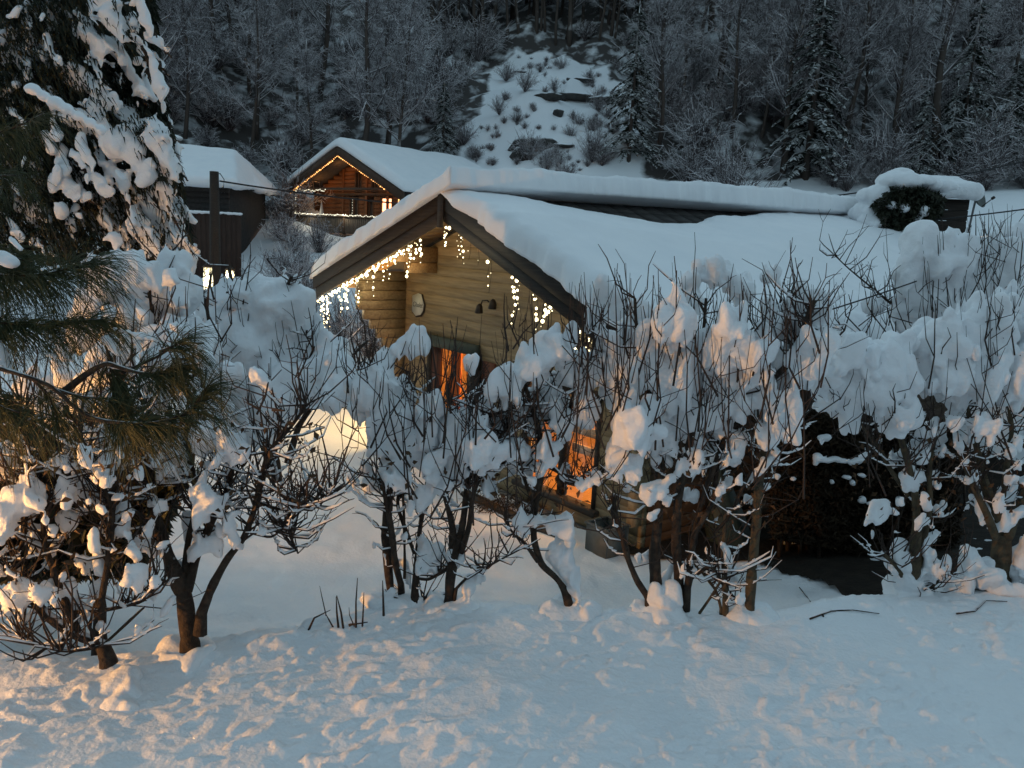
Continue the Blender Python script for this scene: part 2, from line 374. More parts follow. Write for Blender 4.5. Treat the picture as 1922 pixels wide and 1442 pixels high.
o = grid_mesh('snow_ground', xs, ys, M['snow']); o['label'] = 'trampled snow covering the foreground bank and the garden below'
# the wooded hillside: litter-dark ground paints the unlit wood's shade under the trees, clean snow in the clearing and at its foot
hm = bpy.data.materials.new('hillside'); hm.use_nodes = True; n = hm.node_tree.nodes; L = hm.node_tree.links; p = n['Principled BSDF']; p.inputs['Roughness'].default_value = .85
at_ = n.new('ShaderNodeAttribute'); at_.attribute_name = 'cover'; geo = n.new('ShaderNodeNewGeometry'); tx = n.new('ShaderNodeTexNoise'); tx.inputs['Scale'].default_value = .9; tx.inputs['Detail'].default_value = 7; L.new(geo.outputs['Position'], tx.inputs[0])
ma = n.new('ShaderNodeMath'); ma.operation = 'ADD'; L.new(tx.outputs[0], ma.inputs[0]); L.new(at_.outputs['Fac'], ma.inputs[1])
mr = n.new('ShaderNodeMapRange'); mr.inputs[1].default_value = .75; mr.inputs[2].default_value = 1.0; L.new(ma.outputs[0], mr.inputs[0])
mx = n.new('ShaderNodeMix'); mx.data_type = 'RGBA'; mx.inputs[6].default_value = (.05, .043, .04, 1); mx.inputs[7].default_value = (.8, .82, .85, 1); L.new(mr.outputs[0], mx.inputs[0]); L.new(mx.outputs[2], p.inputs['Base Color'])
xs = np.linspace(-130, 130, 261); ys = np.concatenate([np.linspace(24, 52, 72)[:-1], np.linspace(52, 170, 150)])
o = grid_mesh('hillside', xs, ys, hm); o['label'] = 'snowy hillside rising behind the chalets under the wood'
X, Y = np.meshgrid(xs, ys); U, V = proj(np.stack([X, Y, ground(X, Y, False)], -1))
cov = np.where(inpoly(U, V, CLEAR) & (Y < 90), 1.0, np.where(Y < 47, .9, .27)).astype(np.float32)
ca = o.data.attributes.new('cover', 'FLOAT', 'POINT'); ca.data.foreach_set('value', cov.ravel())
# unseen slope added behind the viewpoint to block low sky and darken upright snow
an = np.linspace(math.radians(150), math.radians(390), 97); rd = np.linspace(34, 150, 30); A_, R_ = np.meshgrid(an, rd)
XX, YY = R_*np.cos(A_), R_*np.sin(A_); fade = sstep(math.radians(150), math.radians(185), A_)*sstep(math.radians(390), math.radians(355), A_)
ZZ = -.6 + (R_-34)*.62*fade + (fbm(np.stack([XX*.05, YY*.05, 0*XX], -1).reshape(-1, 3), 15, 4)*5).reshape(XX.shape)*sstep(34, 60, R_)
ii = np.arange(96)[None, :] + np.arange(29)[:, None]*97; mb = MB(); mb.add(np.stack([XX, YY, ZZ], -1).reshape(-1, 3), np.stack([ii, ii+1, ii+98, ii+97], -1).reshape(-1, 4))
o = mb.build('sky_block_slope', hm, None, True); tag(o, 'unseen dark slope added behind the viewpoint to block the low sky', kind='structure'); ca = o.data.attributes.new('cover', 'FLOAT', 'POINT'); ca.data.foreach_set('value', np.full(97*30, .24, np.float32))
# ================================================================== MAIN CHALET (local frame: x along gable, y along ridge, z up)
TH = math.radians(141.5)
PK = at(835, 365, 12.0)
RZ = math.atan2(-0.78260816, 0.62251464)
ZB = -0.90
PZ = PK[2] - ZB            # local height of the peak
KL, KR, SLP = .348, .400, .02
TL = 10.6
def zl(s, t): return PZ + SLP*t + (KL*s if s < 0 else -KR*s)
ch = thing('wooden_chalet', 'small golden plank chalet under thick roof snow with warm fairy lights on its gable', 'chalet', (PK[0], PK[1], ZB), RZ)
WL, WR, WT = -2.77, 3.31, 1.0
DOOR = (-1.86, -.52, 0.0, 2.02); WIN = (.84, 2.46, .30, 1.82)
PH = .168
def smin(z): return max(WL, -(PZ+SLP*WT-.14-z)/KL)
def smax(z): return min(WR, (PZ+SLP*WT-.14-z)/KR)
def plank(a0, a1, b0, b1, z0, z1, t0, t1):
    """front-chamfered board: a0..b0 at its bottom, a1..b1 at its top"""
    c = .003; mb = MB()
    v = [(a0,t1,z0),(b0,t1,z0),(b1,t1,z1),(a1,t1,z1),(a0,t0+c,z0),(b0,t0+c,z0),(b1,t0+c,z1),(a1,t0+c,z1),(a0,t0,z0+c),(b0,t0,z0+c),(b1,t0,z1-c),(a1,t0,z1-c)]
    mb.add(v, [(0,1,2,3),(8,11,10,9),(4,8,9,5),(7,6,10,11),(0,4,5,1),(3,2,6,7),(0,3,7,4),(1,5,6,2),]); mb.add([v[4],v[8],v[11],v[7],v[5],v[9],v[10],v[6]], [(0,3,2,1),(4,5,6,7)])
    return mb.build('plank', M['plank'], ch)
z = 0.0
while z < PZ - .3:
    z1 = z + PH - .0016
    if smax(z1) - smin(z1) < .15: break
    segs = [(smin(z), smin(z1), smax(z), smax(z1))]
    for (a, b, lo, hi) in (DOOR, WIN):
        if z1 > lo+.001 and z < hi-.02:
            ns = []
            for (a0, a1, b0, b1) in segs:
                if b0 <= a or a0 >= b: ns.append((a0, a1, b0, b1)); continue
                if a0 < a: ns.append((a0, a1, a, a))
                if b0 > b: ns.append((b, b, b0, b1))
            segs = ns
    for sg in segs: plank(*sg, z, z1, WT + float(R.uniform(-.0015, .0015)), WT+.09)
    z += PH
# side walls and back wall (planks run the length)
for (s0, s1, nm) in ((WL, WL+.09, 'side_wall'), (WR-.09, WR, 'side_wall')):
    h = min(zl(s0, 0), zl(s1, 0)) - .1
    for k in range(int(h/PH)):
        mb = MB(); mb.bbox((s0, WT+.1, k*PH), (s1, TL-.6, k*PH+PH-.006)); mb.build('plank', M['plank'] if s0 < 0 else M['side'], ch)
mb = MB(); mb.prism([(WL+.1, TL-.7, 0), (WR-.1, TL-.7, 0), (WR-.1, TL-.7, zl(WR, TL)-.15), (0, TL-.7, PZ), (WL+.1, TL-.7, zl(WL, TL)-.15)], (0, .1, 0)); mb.build('back_wall', M['dark_wood'], ch)
# log ends of the side walls stepping out under the eaves
for (s0, s1) in ((WL-.005, WL+.11), (WR-.11, WR+.005)):
    for k in range(2, 22):
        z0 = k*PH
        top = min(zl(s0, 0), zl(s1, 0)) - .16
        if z0+PH > top: break
        t0 = max(.06, WT - .16 - max(0, (k-9))*.13) - float(R.uniform(0, .02))
        mb = MB(); mb.bbox((s0, t0, z0), (s1, WT-.005, z0+PH-.006)); mb.build('log_end', M['plank'], ch)
# beams under the roof
def beam(s0, s1, z0, z1, t0, t1): 
    mb = MB(); mb.bbox((s0, t0, z0), (s1, t1, z1)); return mb.build('beam', M['soffit'], ch)
beam(-.11, .11, PZ-.40, PZ-.16, .12, WT-.01); beam(-.10, .10, PZ-.60, PZ-.41, .42, WT-.01); beam(-.09, .09, PZ-.80, PZ-.61, .68, WT-.01)
for s in (-1.75, 1.75): 
    zz = zl(s, .5); beam(s-.09, s+.09, zz-.44, zz-.19, .12, WT-.01); beam(s-.085, s+.085, zz-.62, zz-.45, .5, WT-.01)
for s in (-3.55, 3.6):
    zz = zl(s, .5); beam(s-.08, s+.08, zz-.38, zz-.20, .12, WT+2)
# roof: deck boards under, tiles over
SLm, SRm = -4.28, 4.45
def slope_box(s0, s1, t0, t1, d0, d1, nm, mt, par=None):
    mb = MB(); v = []
    for d in (d0, d1):
        v += [(s0, t0, zl(s0, t0)+d), (s1, t0, zl(s1, t0)+d), (s1, t1, zl(s1, t1)+d), (s0, t1, zl(s0, t1)+d)]
    if s1 == 0: pass
    mb.hexa(v); return mb.build(nm, mt, par or ch)
e_ = 1e-4
rfl = slope_box(SLm, -e_, 0, TL, -.06, -.004, 'roof', M['tile']); rfr = slope_box(e_, SRm, 0, TL, -.06, -.004, 'roof', M['tile'])
nb = 22
for k in range(nb):   # soffit boards of the overhang
    for (a, b) in ((SLm, -.02), (.02, SRm)):
        s0 = a + (b-a)*k/nb; s1 = a + (b-a)*(k+1)/nb - .012
        slope_box(s0, s1, .005, WT-.004, -.085, -.062, 'soffit_board', M['soffit'])
# dark tiles showing in the gap beside the ridge
for k in range(26):
    for j in range(3):
        t0 = .5 + k*.38; s0 = .06 + j*.30
        slope_box(s0, s0+.285, t0+.01*(j % 2), t0+.37, -.002, .018 - .004*(k % 2), 'shingle', M['tile'], rfr)
# bargeboards, two boards each side
def barge(s0, s1, d0, d1, t0, t1, nm, mt):
    mb = MB(); v = []
    for d in (d0, d1):
        v += [(s0, t0, zl(s0, 0)+d), (s1, t0, zl(s1, 0)+d), (s1, t1, zl(s1, 0)+d), (s0, t1, zl(s0, 0)+d)]
    mb.hexa(v); return mb.build(nm, mt, ch)
barge(SLm, -.003, -.20, .03, -.05, -.004, 'bargeboard', M['dark_wood']); barge(SLm+.08, -.003, -.40, -.202, -.028, -.004, 'bargeboard', M['grey_wood'])
barge(.003, SRm, -.20, .03, -.05, -.004, 'bargeboard', M['dark_wood']); barge(.003, SRm-.08, -.37, -.202, -.028, -.004, 'bargeboard', M['dark_wood'])
mb = MB(); mb.bbox((-.07, -.075, PZ-.47), (.07, -.052, PZ+.04)); mb.build('finial', M['dark_wood'], ch)
# door: frame, leaf standing ajar, curtain, lintel
a, b, lo, hi = DOOR
mb = MB(); mb.bbox((a-.16, WT-.10, hi-.02), (b+.18, WT-.006, hi+.16)); mb.build('lintel', M['lintel'], ch)
fr = MB()
for s in (a, b-.09): fr.bbox((s, WT-.03, .0), (s+.09, WT+.12, hi-.022))
df = fr.build('door_frame', M['dark_wood'], ch)
mb = MB(); mb.bbox((a+.09, WT+.0, .02), (a+.36, WT+.05, hi-.03)); dl = mb.build('door', M['red_wood'], ch)
mb = MB(); mb.bbox((a+.13, WT-.006, .25), (a+.32, WT-.0005, .95)); mb.bbox((a+.13, WT-.006, 1.1), (a+.32, WT-.0005, 1.85)); mb.build('door_panel', M['red_wood'], dl)
mb = MB(); mb.tube([(a+.33, WT-.03, 1.0), (a+.33, WT-.045, 1.02), (a+.25, WT-.045, 1.02)], .009, 6); mb.build('handle', M['steel'], dl)
def curtain(s0, s1, t, z0, z1, mt, amp=.03, nf=9):
    q = 40; xs_ = np.linspace(s0, s1, q); v = []
    for zz in (z0, z1):
        for i, x in enumerate(xs_): v.append((x, t + amp*math.sin(i/q*nf*2*math.pi)*(1 if zz == z0 else .6), zz))
    mb = MB(); mb.add(v, [(i, i+1, q+i+1, q+i) for i in range(q-1)])
    mb.add([(x, y+.006, z_) for x, y, z_ in v], [(i, q+i, q+i+1, i+1) for i in range(q-1)])
    return mb.build('curtain', mt, ch, True)
curtain(a+.40, a+.72, WT+.20, .05, 1.98, M['curtain'])
curtain(b-.26, b-.12, WT+.22, .05, 1.98, M['cloth'], .02, 4)
mb = MB(); mb.bbox((b+.10, WT-.16, 0), (b+.24, WT-.012, hi+.0)); mb.build('post', M['dark_wood'], ch)
mb = MB(); mb.bbox((b+.30, WT-.05, 0), (b+.62, WT-.012, 1.95)); sh_ = mb.build('shutter', M['red_wood'], ch)
mb = MB()
for zz in (.35, 1.55): mb.bbox((b+.33, WT-.075, zz), (b+.59, WT-.052, zz+.09))
mb.build('batten', M['dark_wood'], sh_)
# glazed doors on the right, orange room behind
a, b, lo, hi = WIN; mid = 1.72
wf = MB()
for (s, w_) in ((a, .07), (mid-.045, .09), (b-.07, .07)): wf.bbox((s, WT-.02, lo), (s+w_, WT+.10, hi))
wf = wf.build('window', M['dark_wood'], ch)
mb = MB(); mb.bbox((a-.06, WT-.05, hi+.002), (b+.06, WT+.1, hi+.10)); mb.build('window_head', M['dark_wood'], ch)
mb = MB(); mb.bbox((a-.08, WT-.12, lo-.08), (b+.08, WT+.1, lo-.003)); mb.build('window_sill', M['grey_wood'], ch)
for (s0, s1) in ((a+.07, mid-.046), (mid+.046, b-.07)):
    mb = MB(); mb.box((s0, WT+.04, lo), (s1, WT+.046, hi)); mb.build('pane', M['glass'], wf)
def room(nm, s0, s1, t0, t1, z0, z1):
    mb = MB(); v = [(s0,t0,z0),(s1,t0,z0),(s1,t1,z0),(s0,t1,z0),(s0,t0,z1),(s1,t0,z1),(s1,t1,z1),(s0,t1,z1)]
    mb.add(v, [(0,1,2,3),(7,6,5,4),(1,5,6,2),(2,6,7,3),(3,7,4,0)]); return mb.build(nm, M['room'], ch)
room('room_lining', WL+.15, WR-.15, WT+.13, WT+2.4, .01, 2.25)
for zz in (.95, 1.22, 1.47):   # blind slats / shelves across the right-hand pane
    mb = MB(); mb.bbox((mid+.06, WT+.13, zz), (b-.08, WT+.16, zz+.12), .008); mb.build('blind_slat', M['cloth'], wf)
mb = MB(); mb.bbox((mid+.05, WT+1.0, .55), (b+.3, WT+1.5, .60)); mb.bbox((mid+.1, WT+1.05, .02), (mid+.16, WT+1.1, .55)); mb.bbox((b+.2, WT+1.05, .02), (b+.26, WT+1.1, .55)); mb.build('table', M['room'], ch)
lamp('room_light', (1.7, WT+1.15, 1.75), 28, (1.0, .55, .20), ch, .12); lamp('room_light', (-1.0, WT+.9, 1.7), 7, (1.0, .55, .20), ch, .1)
# stone foot and terrace edge
mb = MB(); mb.bbox((WL-.02, WT-.06, -.25), (WR+.02, WT+.1, -.004)); mb.build('plinth', M['stone'], ch)
# wall plaque and twin spotlight
wp = thing('wall_plaque', 'pale rounded plaque with dark lettering hung left of the wall light on the chalet gable', 'sign', tuple(PK[:2]) + (ZB,), RZ)
ring = [(-.20, .14), (-.02, .20), (.08, .19), (.17, .02), (.15, -.09), (.07, -.17), (-.08, -.20), (-.20, -.13)]
sx, sz = -2.20, PZ-1.80
mb = MB(); mb.prism([(sx+x*1.12+.015, WT-.022, sz+z_*1.08-.012) for x, z_ in ring], (0, .014, 0)); mb.build('rim', M['dark_wood'], wp)
mb = MB(); mb.prism([(sx+x, WT-.034, sz+z_) for x, z_ in ring], (0, .011, 0)); mb.build('plate', M['plaque'], wp)
tcu = bpy.data.curves.new('lettering', 'FONT'); tcu.body = 'Chalet'; tcu.size = .125; tcu.align_x = 'CENTER'; tcu.extrude = .001; tcu.shear = .3
to = bpy.data.objects.new('lettering', tcu); COL.objects.link(to); to.parent = wp; to.location = (sx-.02, WT-.036, sz-.04); to.rotation_euler = (math.pi/2, 0, 0); tcu.materials.append(M['letter'])
bpy.context.view_layer.update(); me_ = bpy.data.meshes.new_from_object(to.evaluated_get(bpy.context.evaluated_depsgraph_get())); t2_ = bpy.data.objects.new('text', me_); COL.objects.link(t2_); t2_.parent = wp; t2_.location = to.location; t2_.rotation_euler = to.rotation_euler; bpy.data.objects.remove(to); t2_.name = 'lettering'; t2_['kind'] = 'stuff'
wl = thing('twin_wall_light', 'dark unlit twin wall spotlight on a curved arm above the chalet door', 'wall light', tuple(PK[:2]) + (ZB,), RZ)
lx, lz = -.0, PZ-1.60
mb = MB(); mb.tube([(lx-.02, WT-.008, lz), (lx-.02, WT-.03, lz)], .05, 10); mb.build('base', M['metal'], wl)
mb = MB(); mb.tube([(lx-.20, WT-.14, lz-.02), (lx-.17, WT-.13, lz+.06), (lx-.09, WT-.10, lz+.07), (lx-.02, WT-.03, lz), (lx+.06, WT-.10, lz+.02), (lx+.13, WT-.13, lz+.07)], .012, 6); mb.build('arm', M['metal'], wl)
for (x, zz) in ((-.20, -.08), (.14, .02)):
    mb = MB(); mb.tube([(lx+x, WT-.15, lz+zz+.09), (lx+x, WT-.16, lz+zz+.05), (lx+x, WT-.17, lz+zz-.05), (lx+x, WT-.17, lz+zz-.06)], [.02, .05, .065, .06], 12); mb.build('lamp_head', M['metal'], wl)
# ---- roof snow
def slab(nm, s0, s1, t0, t1, th, ns, ntt, cut=None, seed=0, kz=None, edge=.32, up_=False):
    """closed snow slab on the roof plane; th(s,t) thickness; rounded rims"""
    S = np.linspace(0, 1, ns); T = np.linspace(0, 1, ntt)
    A, B = np.meshgrid(S, T); 
    t = t0 + (t1-t0)*B
    lo = s0 if np.isscalar(s0) else np.interp(t, *s0); hi = s1 if np.isscalar(s1) else np.interp(t, *s1)
    s = lo + (hi-lo)*A
    k = kz if kz is not None else KL
    base = (PZ + SLP*t + KL*s) if kz is None else (PZ + SLP*t - KR*s)
    ds = np.minimum(s-lo, hi-s); dt = np.minimum(t-t0, t1-t); d = np.minimum(ds, dt)
    q = np.clip(d/edge, 0, 1); pr = np.sqrt(np.clip(1-(1-q)**2, 0, 1))
    P = np.stack([s, t, 0*s], -1).reshape(-1, 3)
    if up_: pr = pr*np.minimum(1, .12+.88*np.clip((s-lo)/1.5, 0, 1))
    hgt = (th(t) if callable(th) else th)*(.10 + .90*pr) + (.05*fbm(P*1.1, seed, 3) + .05*fbm(P*.35, seed+3, 2) + .05*fbm(P*6, seed+5, 3)*np.clip(1-d.ravel()/.5, 0, 1)).reshape(s.shape)*q
    # rims wander
    wob = .10*fbm(np.stack([s*2.2, t*2.2, 0*s], -1).reshape(-1, 3), seed+11, 3).reshape(s.shape) + 5e-2*fbm(np.stack([s*7, t*7, 0*s], -1).reshape(-1, 3), seed+13, 3).reshape(s.shape)
    rim = np.clip(1-d/.25, 0, 1)
    tt = t + wob*rim*np.where(dt <= ds, 1, 0); ss = s + wob*rim*np.where(ds < dt, 1, 0)
    # the bulge: top leans out over the edge a little
    top = np.stack([ss, tt, base + hgt + .012], -1).reshape(-1, 3); bot = np.stack([ss, tt, base + .012 + 0*hgt], -1).reshape(-1, 3)
    nx = ns; i = np.arange(ns-1)[None, :] + np.arange(ntt-1)[:, None]*nx
    f = np.stack([i, i+1, i+nx+1, i+nx], -1).reshape(-1, 4)
    N = len(top); mb = MB(); mb.add(np.vstack([top, bot]), np.vstack([f, f[:, ::-1]+N]))
    bd = np.concatenate([np.arange(ns), np.arange(1, ntt)*nx+nx-1, ((ntt-1)*nx+np.arange(ns))[::-1][1:], (np.arange(ntt)*nx)[::-1][1:-1]])
    b2 = np.roll(bd, -1); mb.f[4].append(np.stack([bd, bd+N, b2+N, b2], -1).astype(np.int32)); mb.mi[4].append(np.zeros(len(bd), np.int32))
    return mb.build(nm, M['roofsnow'], ch, True)
slab('roof_snow', SLm-.10, .34, -.13, TL+.15, lambda t: .33+.05*np.clip(t/4, 0, 1), 120, 300, seed=100, edge=.13)
tt_ = [0, .9, 1.6, 2.6, 3.6, 4.6, 5.4, 6.3, 7.4, 8.2, TL+.2]
hh_ = [-.05, .0, .25, .55, .85, .80, .45, .38, .12, .0, -.05]
slab('roof_snow', (tt_, hh_), SRm+.12, -.13, TL+.15, .37, 120, 300, seed=140, kz=1, edge=.26, up_=True)
# overhanging curl at the left eave corner
def loc2w(s, t, z):
    c_, s_ = math.cos(RZ), math.sin(RZ); return np.array([PK[0] + s*c_ - t*s_, PK[1] + s*s_ + t*c_, ZB + z])
# ---- icicle light strings
BULB = MB(); v_ = IV.copy(); BULB.add(*(lambda b: b)(( [(0,0,1),(.89,0,.45),(.28,.85,.45),(-.72,.53,.45),(-.72,-.53,.45),(.28,-.85,.45),(.72,.53,-.45),(-.28,.85,-.45),(-.89,0,-.45),(-.28,-.85,-.45),(.72,-.53,-.45),(0,0,-1)],
   [(0,1,2),(0,2,3),(0,3,4),(0,4,5),(0,5,1),(1,6,2),(2,7,3),(3,8,4),(4,9,5),(5,10,1),(6,7,2),(7,8,3),(8,9,4),(9,10,5),(10,6,1),(11,7,6),(11,8,7),(11,9,8),(11,10,9),(11,6,10)])))
def bulb_mesh(mt):
    me = BULB.mesh('bulb'); me.materials.append(mt); me.polygons.foreach_set('use_smooth', np.ones(20, bool)); return me
BM = {k: bulb_mesh(M[k]) for k in ('bulb', 'bulb2', 'amber', 'white')}
def add_bulb(parent, loc, r, kind='bulb'):
    o = bpy.data.objects.new('bulb', BM[kind]); COL.objects.link(o); o.parent = parent; o.location = loc; o.scale = (r*.92, r*.92, r*1.05); return o
def icicles(label, drops, line=None, T0=.02):
    th = thing('icicle_lights', label, 'fairy lights', tuple(PK[:2]) + (ZB,), RZ, 'warm fairy light strings on the chalet gable')
    cb = MB(); nb_ = 0
    if line:
        s0, s1, step, jit = line
        ss = np.arange(s0, s1, step)
        cb.tube([(s, T0, zl(s, 0)-.41) for s in np.linspace(s0, s1, 20)], .005, 4)
        for s in ss:
            s_ = s + float(R.uniform(-jit, jit)); add_bulb(th, (s_, T0+float(R.uniform(-.03, .03)), zl(s_, 0)-.43-float(R.uniform(0, .04))), float(R.choice([.012, .016, .021])), 'bulb')
    for (s, ln, nn) in drops:
        z0 = zl(s, 0)-.40; sw = float(R.uniform(-.05, .05)); tj = T0 + float(R.uniform(-.02, .05))
        cb.tube([(s, tj, z0), (s+sw*.5+.01, tj+.01, z0-ln*.5), (s+sw, tj, z0-ln)], .003, 4)
        for i in range(nn):
            f = (i+.6)/nn + float(R.uniform(-.25, .25))/nn
            big = R.random() < .42
            add_bulb(th, (s+sw*f+float(R.uniform(-.035, .035)), tj+float(R.uniform(-.02, .02)), z0-ln*f), float(R.uniform(.016, .027)) if big else float(R.uniform(.007, .012)), 'bulb' if big or R.random() < .5 else 'bulb2')
    cb.build('cable', M['cable'], th)
    return th
dl_ = []
for s in np.arange(-4.12, -.55, .088):
    ln = float(R.choice([.12, .22, .36, .5])) * (1.0 if s < -1.0 else .8)
    if s < -3.85: ln = .62
    dl_.append((float(s + R.uniform(-.03, .03)), ln, max(2, int(ln/.065))))
th = icicles('dense icicle fairy lights along the left rake of the chalet roof', dl_, (-4.15, -.85, .05, .02))
for s in (-3.9, -3.3, -2.7, -2.1, -1.5, -.9): lamp('string_light', (s, .10, zl(s, 0)-.62), .82, (1.0, .84, .50), th, .08)
th = icicles('short icicle fairy lights hanging below the roof peak of the chalet', [(.04, .34, 5), (.10, .2, 3), (.34, .12, 2), (.40, .34, 6), (.47, .38, 5), (.62, .25, 1), (.85, .22, 1), (1.05, .3, 2), (1.15, .45, 2)])
for s in (.1, .45): lamp('string_light', (s, .12, zl(s, 0)-.6), .52, (1.0, .84, .50), th, .06)
th = icicles('fairy light drops along the middle of the right rake beside the spotlight', [(1.58, .18, 2), (1.66, .62, 8), (1.74, .42, 5), (2.06, .1, 2), (2.16, .62, 7), (2.24, .40, 5), (2.34, .14, 4), (2.42, .08, 4)])
for s in (1.65, 2.2): lamp('string_light', (s, .12, zl(s, 0)-.6), .68, (1.0, .84, .50), th, .06)
th = icicles('lowest fairy light drops near the right eave half behind the hedge', [(2.95, .35, 5), (3.02, .50, 8), (3.10, .55, 7), (3.2, .5, 5), (3.28, .3, 3), (3.62, .25, 3), (3.7, .4, 3)])
for s in (3.05,): lamp('string_light', (s, .12, zl(s, 0)-.55), .55, (1.0, .84, .50), th, .06)
# wall lamp on the far side, lighting the snow to the left of the chalet
wl2 = thing('wall_lantern', 'lit lantern on the hidden left side wall of the chalet', 'lantern', tuple(PK[:2]) + (ZB,), RZ)
mb = MB(); mb.bbox((WL-.12, 1.5, 1.75), (WL-.01, 1.55, 1.80)); mb.build('bracket', M['metal'], wl2)
mb = MB(); mb.tube([(WL-.14, 1.525, 1.55), (WL-.14, 1.525, 1.75)], .04, 8); mb.build('glass_body', M['lantern'], wl2)
lamp('lantern_light', (WL-.32, 1.45, 1.62), 38, (1.0, .60, .19), wl2, .06)
# ================================================================== helpers for things placed on the ground
def hit(u, v, y0=3.5, y1=130):
    Y = np.linspace(y0, y1, 6000) if y1 > 40 else np.linspace(y0, y1, 3000)
    P = at_v(np.full(len(Y), float(u)), np.full(len(Y), float(v)), Y); g = ground(P[:, 0], P[:, 1], False)
    k = np.argmax(P[:, 2] < g); return P[k] if P[k, 2] < g[k] else P[-1]
# ---- bare soil under the eave and the brown hedge
SB = [hit(u, v, 6, 20) for u, v in ((1120, 1035), (1205, 1052), (1330, 1062), (1430, 1068), (1500, 1085), (1570, 1108), (1640, 1118), (1700, 1128))]
far_ = [loc2w(s, t, 0) for s, t in ((4.2, 9), (3.25, 9), (3.25, 1.2), (2.6, .9))]
poly = [(p[0], p[1]) for p in SB] + [(7.4, 9.6), (9.5, 12.5)] + [(p[0], p[1]) for p in far_]
xs = np.arange(1.0, 10, .06); ys = np.arange(7.6, 16, .06); X, Y = np.meshgrid(xs, ys); nxx = fbm(np.stack([X*4, Y*4, 0*X], -1).reshape(-1, 3), 5, 3).reshape(X.shape)*.14
ins = inpoly(X+nxx, Y+nxx*.7, poly); Z = ground(X, Y, False) + .03 + .03*fbm(np.stack([X*3, Y*3, 0*X], -1).reshape(-1, 3), 9, 3).reshape(X.shape)
keep = ins[:-1, :-1] & ins[1:, :-1] & ins[:-1, 1:] & ins[1:, 1:]
nx = len(xs); i = (np.arange(nx-1)[None, :] + np.arange(len(ys)-1)[:, None]*nx)[keep]
mb = MB(); mb.add(np.stack([X, Y, Z], -1).reshape(-1, 3), np.stack([i, i+1, i+nx+1, i+nx], -1)); o = mb.build('bare_soil', M['soil'], None, True); tag(o, 'dark bare soil beside the chalet under the brown hedge', kind='structure')

